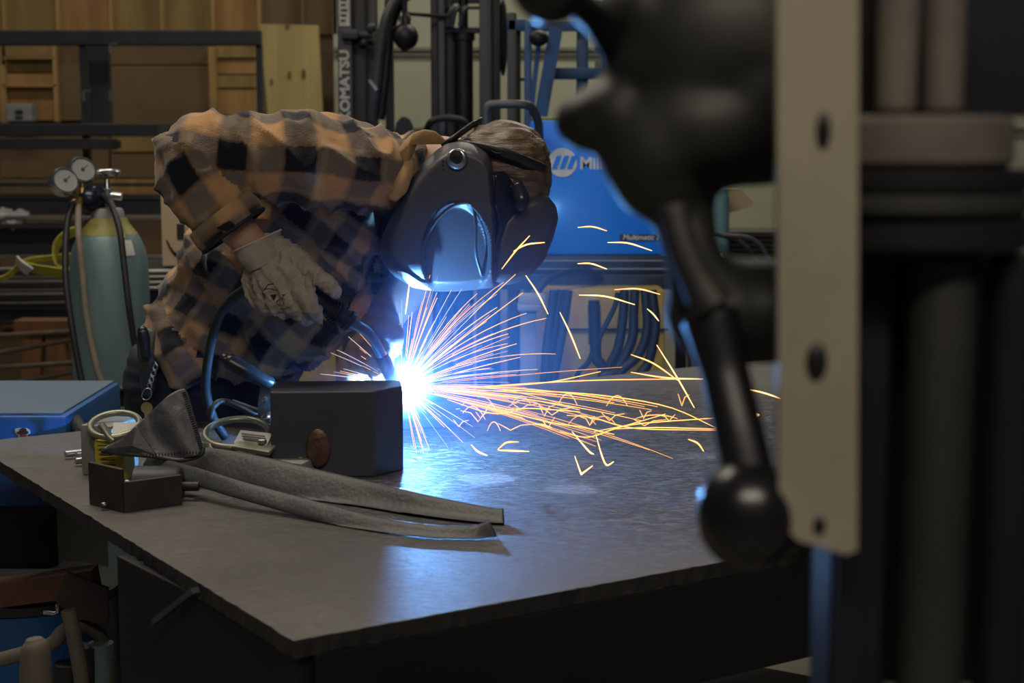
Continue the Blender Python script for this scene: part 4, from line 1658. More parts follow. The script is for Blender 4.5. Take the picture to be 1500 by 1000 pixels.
# torso stations: back pixel, front pixel, centre depth, half width in depth
tors = [((212, 492), (430, 560), 3.46, 0.17), ((222, 470), (440, 540), 3.44, 0.18), ((250, 405), (476, 498), 3.40, 0.17), ((292, 335), (510, 450), 3.34, 0.17),
        ((340, 262), (535, 408), 3.29, 0.18), ((392, 208), (560, 362), 3.25, 0.19), ((462, 172), (586, 318), 3.21, 0.19), ((530, 186), (604, 292), 3.18, 0.18),
        ((580, 201), (618, 280), 3.15, 0.14), ((612, 200), (634, 268), 3.14, 0.10)]
stn = []
for (bp, fp, Y, hw) in tors:
    B, Fp = at(*bp, Y), at(*fp, Y)
    c = (B + Fp) / 2
    a = (B - Fp) / 2
    stn.append((c, a, Vector((0, hw, 0))))
# reversed winding start at the near side so the uv seam hides at the back
cloth(sm, [(c, -b, a) for c, a, b in stn], n=70, seg=72, power=2.3, v0=0.02, uvrot=0.0)


def limb_st(pts):
    """pts: (px,py,Y,ra,rb) -> stations with ra in the picture plane, rb in depth"""
    C = [at(p[0], p[1], p[2]) for p in pts]
    out = []
    for i, p in enumerate(pts):
        T = (C[min(i + 1, len(C) - 1)] - C[max(i - 1, 0)]).normalized()
        d = Vector((0, 1, 0))
        d = (d - T * T.dot(d)).normalized()
        s = T.cross(d).normalized()
        out.append((C[i], -d * p[4], s * p[3]))
    return out


# right upper sleeve (near arm): shoulder to elbow, then forearm
cloth(sm, limb_st([(560, 250, 3.06, 0.080, 0.09), (500, 242, 2.99, 0.084, 0.09), (440, 234, 2.945, 0.082, 0.078), (380, 233, 2.92, 0.079, 0.072), (320, 227, 2.905, 0.073, 0.066), (278, 216, 2.90, 0.066, 0.06), (262, 222, 2.90, 0.05, 0.045)]),
      n=50, seg=56, u0=0.03, v0=0.03)
cloth(sm, limb_st([(262, 205, 2.91, 0.046, 0.042), (268, 228, 2.90, 0.064, 0.060), (284, 256, 2.89, 0.070, 0.062), (303, 285, 2.885, 0.064, 0.058), (322, 309, 2.885, 0.058, 0.055), (338, 331, 2.885, 0.057, 0.054)]),
      n=34, seg=48, u0=0.055, v0=0.03)
# left sleeve (far arm)
cloth(sm, limb_st([(585, 300, 3.28, 0.085, 0.085), (570, 350, 3.36, 0.085, 0.08), (556, 405, 3.38, 0.08, 0.075), (552, 440, 3.34, 0.07, 0.066), (556, 475, 3.24, 0.055, 0.052)]),
      n=40, seg=48, u0=0.02, v0=0.0)
# loose hanging front of the shirt
cloth(sm, limb_st([(470, 430, 3.26, 0.10, 0.10), (430, 470, 3.30, 0.10, 0.11), (400, 505, 3.34, 0.085, 0.11), (402, 530, 3.34, 0.05, 0.09)]), n=30, seg=48, u0=0.01, v0=0.04)
cloth(sm, limb_st([(246, 452, 3.36, 0.05, 0.05), (252, 490, 3.33, 0.055, 0.06), (272, 525, 3.30, 0.052, 0.05), (290, 560, 3.30, 0.035, 0.03)]), n=26, seg=36, u0=0.04, v0=0.02)
shirt = voxel(sm, 0.0062, 7, 0.5)
trees = []
for vs_l, uv_l in SH:
    kd = KDTree(len(vs_l))
    for i, p in enumerate(vs_l):
        kd.insert(p, i)
    kd.balance()
    trees.append(kd)


def limb_uv(k, co):
    near = trees[k].find_n(co, 4)
    uvl = SH[k][1]
    base = uvl[near[0][1]]
    su = sv = sw = 0.0
    for _, idx, d in near:
        q = uvl[idx]
        if abs(q[0] - base[0]) > 0.03 or abs(q[1] - base[1]) > 0.03:
            continue
        ww = 1 / (d + 1e-4)
        su += q[0] * ww
        sv += q[1] * ww
        sw += ww
    return su / sw, sv / sw


nv = len(shirt.vertices)
newco = np.zeros((nv, 3))
nor = [v.normal.copy() for v in shirt.vertices]
limb, vuv = [0] * nv, [None] * nv
xe, ze = at(345, 300, 2.95).x, at(300, 350, 2.93).z
for i, v in enumerate(shirt.vertices):
    k = min(range(len(trees)), key=lambda q: trees[q].find(v.co)[2])
    limb[i] = k
    u, v_ = limb_uv(k, v.co)
    p = v.co
    vuv[i] = (u, v_)
    # folds: stretched ridged noise in cloth space plus broad buckling
    n1 = noise.noise(Vector((p.x * 15 + p.z * 9, p.y * 6, p.z * 8 - p.x * 4)))
    n2 = noise.noise(Vector((p.x * 8 - p.z * 6, p.y * 8 + 5, p.z * 11 + p.x * 4)))
    ridge = (1 - abs(n1)) ** 4
    d = 0.017 * (ridge - 0.35) + 0.010 * n2 + 0.0025 * noise.noise(p * 55)
    if k == 2:          # forearm sleeve: rings of folds at the elbow and cuff
        d += 0.011 * (1 - abs(noise.noise(Vector((u * 26, v_ * 5, 2.0))))) ** 3 - 0.004
    newco[i] = p + nor[i] * d
shirt.vertices.foreach_set('co', newco.ravel())
at_ = shirt.attributes.new('plaid_uv', 'FLOAT_VECTOR', 'CORNER')
data = np.zeros((len(shirt.loops), 3))
old = [Vector(c) for c in newco]
for f in shirt.polygons:
    ks = [limb[q] for q in f.vertices]
    k = max(set(ks), key=ks.count)
    base = None
    for li in f.loop_indices:
        vi = shirt.loops[li].vertex_index
        uv_ = vuv[vi] if limb[vi] == k else limb_uv(k, old[vi])
        if base is None:
            base = uv_
        elif abs(uv_[1] - base[1]) > 0.05 or abs(uv_[0] - base[0]) > 0.05:
            uv_ = base
        p = old[vi]
        data[li] = (uv_[0] + 0.006 * noise.noise(p * 12), uv_[1] + 0.006 * noise.noise(p * 12 + Vector((5, 5, 5))), 0)
at_.data.foreach_set('vector', data.ravel())
shirt_o = link_mesh('shirt', shirt, 'plaid', per, 'full')
# collar, cuff, hem pieces
b = MB()
b.outline([(580, 226), (590, 208), (604, 195), (622, 189), (638, 192), (650, 202), (654, 212), (645, 209), (632, 203), (620, 203), (611, 211), (605, 226), (596, 240), (586, 240)],
          lambda x, y, r: 2.985 + 0.0016 * max(0, x - 600) - 0.012 * (1 - r * r), 0.006, 8, 70, (600, 212))
b.build('collar', 'collar_tan', shirt_o, 'full')
b = MB()
b.outline([(594, 228), (606, 236), (605, 256), (596, 282), (580, 296), (569, 292), (572, 268), (582, 244)], lambda x, y, r: 2.965 - 0.012 * (1 - r * r) + 0.0004 * (290 - y), 0.006, 8, 50)
b.build('collar_flap', 'collar_tan', shirt_o, 'full')
# rolled cuff on the near sleeve
b = MB()
st_c = limb_st([(322, 312, 2.885, 0.069, 0.066), (333, 326, 2.885, 0.071, 0.067), (342, 338, 2.885, 0.068, 0.064)])
cloth(b, st_c, n=10, seg=48, u0=0.30, v0=0.05, rec=False, cap=False)
me = b.mesh()
a2 = me.attributes.new('plaid_uv', 'FLOAT_VECTOR', 'POINT')
cu = []
for i in range(10):
    for j in range(48):
        t = 2 * PI * j / 48
        cu.append((0.30 + i * 0.003, 0.05 + (t if t < PI else t - 2 * PI) * 0.06, 0))
a2.data.foreach_set('vector', np.array(cu).ravel())
cf = link_mesh('cuff', me, 'plaid', shirt_o, 'full')
sd = cf.modifiers.new('s', 'SOLIDIFY')
sd.thickness = 0.006
b = MB()
c_, d_, s_ = st_c[2]
b.torus(c_, d_ * 0.985, s_ * 0.985, 0.0035, 48, 8)
b.build('cuff_edge', 'print_black', shirt_o, 'full')

# body: one continuous skin surface
bm_ = MB()


def cap(pts):
    bm_.capsules([(*at(x, y, Y), r) for x, y, Y, r in pts])


cap([(300, 505, 3.46, 0.12), (375, 405, 3.36, 0.12), (455, 320, 3.25, 0.11), (535, 268, 3.20, 0.075)])
cap([(565, 246, 3.16, 0.055), (620, 240, 3.12, 0.058), (670, 245, 3.10, 0.058)])
cap([(520, 250, 3.04, 0.055), (400, 228, 2.92, 0.048), (272, 222, 2.90, 0.038), (318, 300, 2.885, 0.040), (368, 358, 2.895, 0.032), (395, 395, 2.90, 0.030)])
cap([(560, 280, 3.3, 0.055), (566, 370, 3.37, 0.045), (553, 440, 3.34, 0.038), (556, 490, 3.16, 0.03)])
cap([(270, 530, 3.42, 0.10), (262, 800, 3.48, 0.075), (258, 1000, 3.56, 0.06)])
cap([(300, 530, 3.58, 0.10), (296, 800, 3.66, 0.075), (290, 1000, 3.74, 0.06)])
bm_.ball(at(728, 258, 3.10), 1, 28, 18, (0.105, 0.082, 0.098), Matrix.Rotation(-0.35, 3, 'Y').to_3x3() if False else None)
bm_.ball(at(700, 300, 3.10), 1, 24, 16, (0.080, 0.068, 0.090))
# face low on the head, hidden by the helmet: nose, chin, ears
bm_.ball(at(706, 368, 3.10), 0.018, 12, 8)
bm_.ball(at(668, 345, 3.10), 0.032, 14, 10)
bm_.ball(at(700, 262, 3.02), 1, 14, 10, (0.020, 0.010, 0.030))
body = voxel(bm_, 0.007, 6)
link_mesh('body', body, 'skin', per, 'full')

# forearm skin detail is the body itself; hair
b = MB()
hc = at(741, 238, 3.10)
b.ball(hc, 1, 40, 26, (0.086, 0.088, 0.080))
b.ball(at(712, 228, 3.10), 1, 32, 20, (0.062, 0.080, 0.058))
b.ball(at(762, 262, 3.10), 1, 32, 20, (0.060, 0.084, 0.070))
hm = voxel(b, 0.004, 8)
for v in hm.vertices:
    q = v.co - hc
    s = noise.noise(Vector((q.x * 9, q.y * 60, q.z * 75)))
    v.co += v.normal * (0.0055 * s + 0.003 * noise.noise(q * 30))
link_mesh('hair', hm, 'hair', per, 'full')

# jeans
b = MB()
cloth(b, [(at(300, 520, 3.48), Vector((0.155, 0, -0.02)), Vector((0, 0.17, 0))), (at(285, 560, 3.49), Vector((0.15, 0, 0)), Vector((0, 0.18, 0))), (at(282, 640, 3.51), Vector((0.135, 0, 0)), Vector((0, 0.17, 0)))], n=16, seg=48, rec=False)
for (x, Y) in ((264, 3.43), (304, 3.59)):
    b.capsules([(*at(x, 620, Y), 0.10), (*at(x - 2, 800, Y + .05), 0.078), (at(x - 4, 1000, Y + .1).x, Y + .12, 0.16, 0.068), (at(x - 4, 1000, Y + .1).x, Y + .12, 0.10, 0.068)])
jm = voxel(b, 0.008, 5)
for v in jm.vertices:
    v.co += v.normal * (0.006 * (1 - abs(noise.noise(Vector((v.co.x * 6, v.co.y * 6, v.co.z * 30))))) ** 3)
link_mesh('jeans', jm, 'denim', per, 'full')
for (x, Y) in ((262, 3.56), (300, 3.72)):
    b = MB()
    px_ = at(x - 4, 1000, Y).x
    b.capsules([(px_, Y, 0.11, 0.055), (px_, Y, 0.06, 0.055)])
    b.capsules([(px_ - 0.03, Y, 0.045, 0.045), (px_ + 0.08, Y, 0.045, 0.048), (px_ + 0.18, Y, 0.038, 0.04)])
    bm2 = voxel(b, 0.007, 4)
    for v in bm2.vertices:
        v.co.z = max(v.co.z, 0.0)
    link_mesh('boot', bm2, 'boot_leather', per, 'full')

# right glove
b = MB()


def gcap(mbx, pts):
    mbx.capsules([(*at(x, y, Y), r) for x, y, Y, r in pts], 16)


gcap(b, [(384, 372, 2.905, 0.038), (394, 392, 2.90, 0.041), (402, 412, 2.895, 0.044), (410, 428, 2.895, 0.038)])
gcap(b, [(372, 398, 2.91, 0.020), (375, 420, 2.905, 0.022), (384, 438, 2.90, 0.020)])
gcap(b, [(418, 388, 2.885, 0.026), (434, 410, 2.87, 0.0235), (446, 434, 2.862, 0.0205), (457, 455, 2.868, 0.0165), (468, 470, 2.882, 0.0085)])
gcap(b, [(414, 412, 2.88, 0.025), (424, 436, 2.87, 0.0215), (436, 455, 2.875, 0.0175), (450, 466, 2.893, 0.012), (452, 462, 2.915, 0.011)])
gcap(b, [(400, 420, 2.885, 0.024), (406, 440, 2.878, 0.020), (416, 452, 2.888, 0.016), (424, 452, 2.915, 0.014)])
gcap(b, [(382, 424, 2.89, 0.021), (386, 440, 2.885, 0.018), (392, 449, 2.90, 0.015), (400, 448, 2.925, 0.013)])
gcap(b, [(412, 368, 2.895, 0.026), (434, 384, 2.88, 0.0235), (456, 398, 2.87, 0.0185), (474, 412, 2.868, 0.0155), (488, 425, 2.872, 0.0120), (494, 430, 2.874, 0.009)])
gm = voxel(b, 0.0026, 5)
for v in gm.vertices:
    q = v.co
    r1 = (1 - abs(noise.noise(Vector((q.x * 34 + q.z * 16, q.y * 20, q.z * 14 - q.x * 10))))) ** 5
    r2 = (1 - abs(noise.noise(Vector((q.x * 60 - q.z * 40, q.y * 30, q.z * 45 + q.x * 30))))) ** 6
    v.co += v.normal * (0.0062 * (r1 - 0.25) + 0.0032 * (r2 - 0.2) + 0.0016 * noise.noise(q * 90))
gl = link_mesh('glove', gm, 'glove_leather', per, 'full')
b = MB()
ca, cb = at(341, 369, 2.895), at(411, 337, 2.915)
cc = (ca + cb) / 2
ax1 = (cb - ca) / 2
wr = at(393, 386, 2.90)
stc = []
for t, s1, s2 in ((0, 1.0, 0.052), (0.3, 0.92, 0.049), (0.65, 0.86, 0.046), (1.0, 0.80, 0.043)):
    stc.append((cc.lerp(wr, t), ax1 * s1, Vector((0, -s2, 0))))
cloth(b, stc, n=24, seg=56, rec=False, cap=False)
for k, v in enumerate(b.v):
    q = Vector(v)
    q += (q - cc.lerp(wr, 0.5)).normalized() * 0.004 * noise.noise(q * 45)
    b.v[k] = tuple(q)
cu_ = b.build('gauntlet', 'glove_leather', gl, 'full')
sd = cu_.modifiers.new('s', 'SOLIDIFY')
sd.thickness = 0.0025
b = MB()
b.torus(cc, ax1, Vector((0, -0.052, 0)), 0.0020, 56, 8)
b.build('cuff_piping', 'glove_edge', gl, 'full')
b = MB()
LYg = 2.846
for poly in ([(386, 425), (392, 417), (400, 416), (405, 427), (398, 424), (390, 423)], [(395, 433), (404, 432), (400, 441)], [(383, 430), (385, 425), (387, 436), (385, 438)], [(404, 442), (413, 436), (416, 446), (406, 447)]):
    P = [at(x, y, LYg) for x, y in poly]
    b.tube(P + [P[0]], 0.0008, 5)
b.ppoly([(396, 433), (404, 432.5), (400, 440)], LYg, 0.004)
dx = b.build('printed_emblem', 'print_black', gl)
sw = dx.modifiers.new('w', 'SHRINKWRAP')
sw.target = gl
sw.wrap_method = 'PROJECT'
sw.use_project_y = True
sw.use_negative_direction = True
sw.use_positive_direction = True
sw.offset = 0.0008

# left glove behind the torch neck, bulked out to shade the shirt
b = MB()
gcap(b, [(560, 470, 3.20, 0.036), (553, 490, 3.12, 0.040), (546, 508, 3.06, 0.042), (542, 524, 3.03, 0.038)])
gcap(b, [(552, 494, 3.03, 0.021), (567, 484, 2.978, 0.024), (577, 492, 2.968, 0.0205), (577, 512, 2.98, 0.015)])
gcap(b, [(553, 478, 3.12, 0.036), (569, 485, 3.055, 0.029), (571, 502, 3.03, 0.025)])
gcap(b, [(544, 506, 3.02, 0.021), (554, 503, 2.985, 0.019), (563, 511, 2.972, 0.017), (567, 528, 2.985, 0.014)])
gcap(b, [(536, 520, 3.02, 0.020), (545, 518, 2.985, 0.018), (554, 525, 2.975, 0.016), (558, 540, 2.99, 0.013)])
gcap(b, [(530, 532, 3.02, 0.018), (538, 532, 2.99, 0.016), (545, 540, 2.98, 0.014), (549, 550, 2.99, 0.012)])
gcap(b, [(530, 500, 3.08, 0.021), (520, 514, 3.03, 0.019), (522, 534, 3.01, 0.015)])
gcap(b, [(538, 520, 3.06, 0.036), (520, 535, 3.04, 0.034), (512, 552, 3.03, 0.028)])
gm = voxel(b, 0.003, 5)
gl2 = link_mesh('glove', gm, 'glove_brown', per, 'full')
gl2['label'] = 'dark brown leather glove behind the torch neck'
b = MB()
cloth(b, limb_st([(604, 412, 3.28, 0.046, 0.046), (588, 432, 3.26, 0.044, 0.044), (571, 454, 3.23, 0.040, 0.040), (562, 470, 3.22, 0.038, 0.038)]), n=20, seg=40, rec=False, cap=False)
cu_ = b.build('gauntlet', 'glove_brown', gl2, 'full')
sd = cu_.modifiers.new('s', 'SOLIDIFY')
sd.thickness = 0.003

# welding helmet
HO = [(640, 219), (655, 210), (672, 207), (695, 210), (714, 222), (721, 238), (723, 262), (726, 300), (744, 300), (768, 291), (790, 285), (803, 288), (814, 302), (818, 318), (812, 340),
      (803, 366), (792, 388), (776, 404), (755, 415), (730, 420), (700, 424), (668, 427), (640, 427), (618, 424), (598, 417), (577, 404), (561, 386), (556, 366), (560, 344), (572, 320), (590, 284), (606, 256), (622, 235)]
HN = 2.955


def sstep(x, a, c):
    t = min(1, max(0, (x - a) / (c - a)))
    return t * t * (3 - 2 * t)


def hdepth(x, y, r):
    Y = HN + 0.05 * max(0, (r - 0.84) / 0.16) ** 2
    # scooped front: boundary curve bulging up to (686,294)
    ex, ey = (x - 668) / 52.0, (y - 372) / 78.0
    inside = 1 - sstep(math.sqrt(ex * ex + ey * ey), 0.86, 1.0)
    Y += inside * (0.012 + 0.00034 * max(0, y - 300))
    # right of the side panel the shell turns away towards the far side
    turn = sstep(x, 720, 732)
    Y += turn * (0.055 + 0.0005 * max(0, x - 722))
    low = sstep(y, 385, 425)
    Y += 0.03 * low * (1 - inside)
    return Y


hel = MB()
hel.outline(HO, hdepth, lambda x, y, r: max(0.02, 3.22 - hdepth(x, y, r) - 0.06 * max(0, (r - 0.8) / 0.2) ** 2), 44, 220, (676, 335))
ho = hel.build('helmet', 'helmet_shell', per, True)
ho['label'] = 'dark grey welding helmet tipped face-down toward the arc'
b = MB()
b.tube([at(624, 408, HN + .03), at(618, 385, HN + .022), at(623, 352, HN + .012), at(640, 322, HN + .004), at(662, 302, HN), at(683, 297, HN), at(693, 304, HN + .004), at(697, 330, HN + .008), at(697, 370, HN + .02), at(706, 404, HN + .045)], 0.0032, 10, 60)
b.build('rim', 'helmet_shell', ho, 'full')
b = MB()
b.lathe([(0.020, 0), (0.020, 0.006), (0.016, 0.012), (0.009, 0.014), (0.009, 0.010), (0.001, 0.010)], facing(at(670, 233, HN)), 28)
b.build('pivot_knob', 'chrome', ho, True)
b = MB()
b.lathe([(0.012, 0), (0.012, 0.018), (0.001, 0.019)], facing(at(669, 229, HN)), 20)
b.build('knob_cap', 'torch_black', ho, True)
b = MB()
for y in (236, 242, 248):
    b.lathe([(0.0022, 0), (0.0022, 0.001), (0.0002, 0.001)], facing(at(649, y, HN)), 10)
b.build('adjuster_hole', 'print_black', ho)
b = MB()
b.outline([(580, 396), (594, 399), (614, 412), (634, 426), (602, 421)], lambda x, y, r: HN - 0.004 + 0.0012 * (y - 396), 0.002, 3, 30)
b.build('warning_label', 'label_white', ho)
b = MB()
b.outline([(724, 252), (740, 250), (760, 280), (772, 300), (768, 330), (740, 345), (726, 350)], lambda x, y, r: 3.0 + 0.0006 * (x - 722) - 0.006 * (1 - r * r), 0.01, 8, 60)
b.build('inner_visor', 'helmet_dark', ho, 'full')
b = MB()
b.tube([at(756, 270, 3.0), at(764, 292, 2.99), at(758, 306, 2.99)], [0.013, 0.016, 0.012], 14, 12)
b.tube([at(726, 300, 2.975), at(733, 330, 2.98), at(724, 362, 2.98)], [0.004, 0.007, 0.004], 10, 12)
b.build('headgear_strap', 'helmet_dark', ho, 'full')
# forehead shell seen from above
b = MB()
b.outline([(726, 352), (738, 318), (762, 296), (790, 284), (803, 287), (815, 302), (818, 320), (810, 350), (798, 380), (776, 404), (745, 416), (722, 412)],
          lambda x, y, r: 3.0 + 0.0004 * (x - 722) + 0.05 * max(0, r - 0.75) ** 2 * 4, 0.16, 10, 90)
b.build('forehead_shell', 'helmet_shell', ho, 'full')
# headband
b = MB()
P = []
for t in np.linspace(0, 1, 30):
    a = -PI * 0.62 + PI * 1.24 * t
    P.append((0.112 * math.sin(a) * 0 + 0, a, t))
hbnd = []
for t in np.linspace(-0.1, 0.95, 40):
    x = 668 + (802 - 668) * t
    y = 214 + 6 * t + 34 * t * t
    Y = 3.10 - 0.100 * math.sqrt(max(0, 1 - ((t - 0.45) / 0.58) ** 2))
    hbnd.append((x, y, Y))
ribbon(b, hbnd, 0.026, 0.006, 60)
ribbon(b, [(648, 214, 3.03), (668, 200, 3.03), (690, 184, 3.08), (705, 176, 3.12)], 0.012, 0.005, 20)
hb_o = b.build('headband', 'band_black', ho, 'full')
b = MB()
b.torus(at(728, 220, 2.995), (0.011, 0.0, -0.002), (0.001, 0, 0.005), 0.0022, 20, 8)
b.build('buckle', 'helmet_dark', hb_o, 'full')

# ================================================================== TORCH
to = thing('welding_torch', at(520, 478, 2.92), 'black handled welding torch with bent metal neck in gloved hand', 'torch')
TY0, TY1 = 2.905, 2.935
hp = [at(400, 398, TY0), at(440, 423, TY0), at(462, 437, TY0), at(490, 456, TY0 + .01), at(513, 472, TY0 + .015)]
b = MB()
b.tube(hp, [0.013, 0.0165, 0.0185, 0.018, 0.0165], 22, 40)
hd = b.build('handle', 'torch_black', to, 'full')
b = MB()
for t in (485, 489, 493):
    p, q = at(t, 452.5 + (t - 485) * .66, TY0 + .006), at(t + 1.6, 453.6 + (t - 485) * .66, TY0 + .007)
    b.tube([p, q], 0.0200, 20)
b.tube([at(508, 468, TY0 + .012), at(513, 472, TY0 + .014)], 0.0205, 20)
b.build('collar_ring', 'torch_black', hd, True)
b = MB()
b.tube([at(482, 462, TY0 + .01), at(487, 475, TY0 + .012), at(492, 481, TY0 + .012)], [0.008, 0.006, 0.004], 10, 10)
b.build('trigger', 'torch_black', to, 'full')
b = MB()
b.tube([at(512, 471, TY0 + .014), at(526, 478, TY0 + .02), at(541, 489, TY0 + .03), at(552, 505, TY0 + .04), at(560, 524, TY0 + .05)], 0.0105, 18, 40)
b.build('gooseneck', 'torch_metal', to, 'full')
b = MB()
b.tube([at(559, 521, TY0 + .05), at(563, 530, TY0 + .053), at(577, 560, TY0 + .066)], [0.0125, 0.0145, 0.0125], 18, 14)
b.build('nozzle', 'copper', to, 'full')
hose('torch_cable', [(402, 400, 2.91), (380, 412, 2.93), (357, 425, 2.97), (338, 440, 3.0), (322, 462, 3.02), (311, 495, 3.04), (303, 540, 3.06), (302, 575, 3.08), (312, 612, 3.1), (330, 640, 3.12)], 0.0095, 'rubber', 'thick black torch cable looping from gloved hand down to table', 'cable')

# ================================================================== HOLSTER AND KEYS
hl = thing('tool_holster', at(212, 540, 3.3), 'black leather holster with tool handle on the welder hip', 'holster')
b = MB()
b.outline([(200, 500), (204, 484), (214, 478), (228, 482), (234, 500), (230, 560), (222, 582), (208, 580), (203, 540)], lambda x, y, r: 3.28 - 0.02 * (1 - r * r), 0.03, 8, 60)
b.build('pouch', 'leather_dark', hl, 'full')
b = MB()
b.tube([at(209, 484, 3.245), at(211, 500, 3.245), at(213, 522, 3.25)], [0.011, 0.013, 0.011], 14, 14)
b.ball(at(209, 485, 3.245), 0.0112, 12, 8)
b.build('tool_handle', 'torch_black', hl, 'full')
ky = thing('key_ring', at(214, 604, 3.24), 'steel key ring with brass key hanging on a chain at the hip', 'keys')
for i in range(8):
    t = i / 7
    c = at(229 - 10 * t, 533 + 32 * t, 3.24)
    b = MB()
    if i % 2:
        b.torus(c, (0.0035, 0, 0.002), (0.002, 0, -0.0055), 0.0012, 14, 6)
    else:
        b.torus(c, (0, 0.0035, 0), (0.003, 0, -0.0055), 0.0012, 14, 6)
    b.build('chain_link', 'chrome', ky, 'full')
b = MB()
b.torus(at(215, 577, 3.24), (0.010, 0, 0.002), (0.001, 0, 0.012), 0.0014, 26, 6)
b.build('split_ring', 'chrome', ky, 'full')
b = MB()
M = facing(at(215, 597, 3.238))
b.lathe([(0.003, 0), (0.012, 0), (0.012, 0.002), (0.003, 0.002)], M, 24)
b.ppoly([(211, 603), (218, 603), (217, 620), (213, 620)], 3.2375, 0.002)
b.build('key', 'brass', ky)

# ================================================================== BELOW THE TABLE, LEFT
b = MB()
p, q = at(-30, 872, 3.1), at(142, 848, 3.1)
b.bar(p, q, 0.05, 0.05)
tag(b.build('rusty_beam', 'rust'), 'rusty brown beam in shadow below the left table edge', 'beam')
b = MB()
b.ppoly([(80, 880), (98, 838), (128, 850), (158, 862), (158, 915), (110, 905)], 2.9, 0.01)
tag(b.build('sheet_metal_guard', 'bracket_steel'), 'dark pointed sheet metal piece hanging beside the table leg', 'sheet metal')
dr = thing('blue_drum', (at(30, 940, 3.2).x, 3.25, 0), 'blue drum on the floor in shadow below the table', 'drum')
b = MB()
zt_ = at(30, 905, 3.05).z
b.lathe([(0.17, 0), (0.18, 0.02), (0.18, zt_ * .5), (0.186, zt_ * .52), (0.18, zt_ * .55), (0.18, zt_ - 0.01), (0.17, zt_)], Matrix.Translation((at(38, 940, 3.2).x, 3.25, 0)), 40)
b.build('shell', 'drum_blue', dr, True)
b = MB()
b.lathe([(0.172, zt_ - 0.005), (0.184, zt_ - 0.005), (0.184, zt_ + 0.012), (0.172, zt_ + 0.012)], Matrix.Translation((at(38, 940, 3.2).x, 3.25, 0)), 40)
b.build('rim', 'rubber', dr, True)
hose('coiled_hose', [(-30, 972, 2.85), (0, 966, 2.85), (40, 955, 2.85), (75, 943, 2.88), (92, 925, 2.9), (112, 915, 2.92), (135, 920, 2.95), (150, 940, 2.97), (155, 990, 3.0)], 0.014, 'pipe_beige', 'beige hose arching in front of the blue drum')
b = MB()
b.tube([at(100, 893, 2.8), at(108, 930, 2.8), at(118, 985, 2.8), at(122, 1030, 2.8)], 0.014, 12, 14)
tag(b.build('wooden_pole', 'pipe_beige', smooth=True), 'beige pole standing upright under the pointed sheet metal', 'pole')
b = MB()
b.tube([at(50, 935, 2.3), at(52, 955, 2.3), at(53, 1040, 2.3)], [0.012, 0.022, 0.026], 14, 12)
tag(b.build('blurred_post', 'pipe_beige', smooth=True), 'blunt beige post at bottom left in front of the hose', 'post')
for i, (x, y, r, lab) in enumerate(((132, 958, 0.030, 'dark pipe end upright beside the beige pole'), (148, 955, 0.026, 'blue-grey pipe end beside table leg'), (100, 985, 0.03, 'dark round pipe stub low at the pole foot'), (135, 990, 0.024, 'round fitting with bright rim on the pipe pile'), (155, 975, 0.02, 'pale stub nearest to the table leg'))):
    b = MB()
    b.tube([at(x, y - 14, 2.95), at(x, y + 14, 2.95), at(x, y + 80, 2.95)], [r * .9, r, r], 16)
    tag(b.build('pipe_stub', ['bar_dark', 'cylinder_teal', 'bar_dark', 'leg_grey', 'pipe_beige'][i], smooth=True), lab, 'pipe', 'pipe ends under the table')
b = MB()
b.tube([at(64, 897, 2.88), at(78, 898, 2.88), at(84, 896, 2.88), at(84, 885, 2.88)], 0.004, 8)
tag(b.build('wire_hook', 'chrome', smooth=True), 'small bright bent wire hook near the rusty beam', 'hook')

# ================================================================== DRILL PRESS (foreground right)
DY = 0.92
dp = thing('drill_press', (at(1350, 500, DY).x, DY + 0.15, 0), 'large out-of-focus drill press with beige plate and feed levers', 'drill press')
b = MB()
b.ppoly([(1139, -60), (1258, -60), (1256, 806), (1240, 812), (1170, 792), (1141, 764)], DY, 0.010)
plt = b.build('guide_plate', 'press_beige', dp)
b = MB()
b.ball(at(1196, 530, DY), 1, 18, 12, (0.0065, 0.004, 0.0115))
b.build('bolt', 'press_dark', plt, True)
for (x, y, sc3) in ((1200, 770, (0.004, 0.002, 0.006)), (1206, 192, (0.0045, 0.003, 0.011)),):
    b = MB()
    b.ball(at(x, y, DY), 1, 14, 10, sc3)
    b.build('screw', 'press_dark', plt, True)
# column and quill stack
def pcyl(x0, x1, y0, y1, Y, m, name, seg=40, parent=dp):
    b = MB()
    a, c = at(x0, (y0 + y1) / 2, Y).x, at(x1, (y0 + y1) / 2, Y).x
    zt_, zb_ = at((x0 + x1) / 2, y0, Y).z, at((x0 + x1) / 2, y1, Y).z
    r = (c - a) / 2
    e = min(0.004, (zt_ - zb_) * .2)
    b.lathe([(r - e, zb_), (r, zb_ + e), (r, zt_ - e), (r - e, zt_)], Matrix.Translation(((a + c) / 2, Y + r, 0)), seg)
    return b.build(name, m, parent, True)


pcyl(1292, 1352, -60, 168, DY + .02, 'press_steel', 'guide_rod')
pcyl(1362, 1422, -60, 168, DY + .03, 'press_steel', 'guide_rod')
b = MB()
b.pbox(1262, -60, 1620, 170, DY + .1, 0.03)
b.pbox(1240, 370, 1640, 1000, DY + .11, 0.03)
b.build('back_casting', 'press_dark', dp)
pcyl(1208, 1530, 168, 248, DY + .0, 'press_steel', 'quill_collar')
pcyl(1206, 1560, 250, 285, DY - .01, 'press_dark', 'flange')
pcyl(1200, 1560, 287, 318, DY - .01, 'press_green', 'flange')
pcyl(1206, 1560, 320, 374, DY - .005, 'press_dark', 'flange')
pcyl(1300, 1392, 374, 3200, DY + .02, 'press_green', 'column')
pcyl(1405, 1480, 374, 3200, DY + .03, 'press_dark', 'column')
b = MB()
b.box((at(1350, 900, DY).x, DY + .08, 0.03), (0.36, 0.36, 0.06), None, 0.01)
b.build('base', 'press_dark', dp, True)
b = MB()
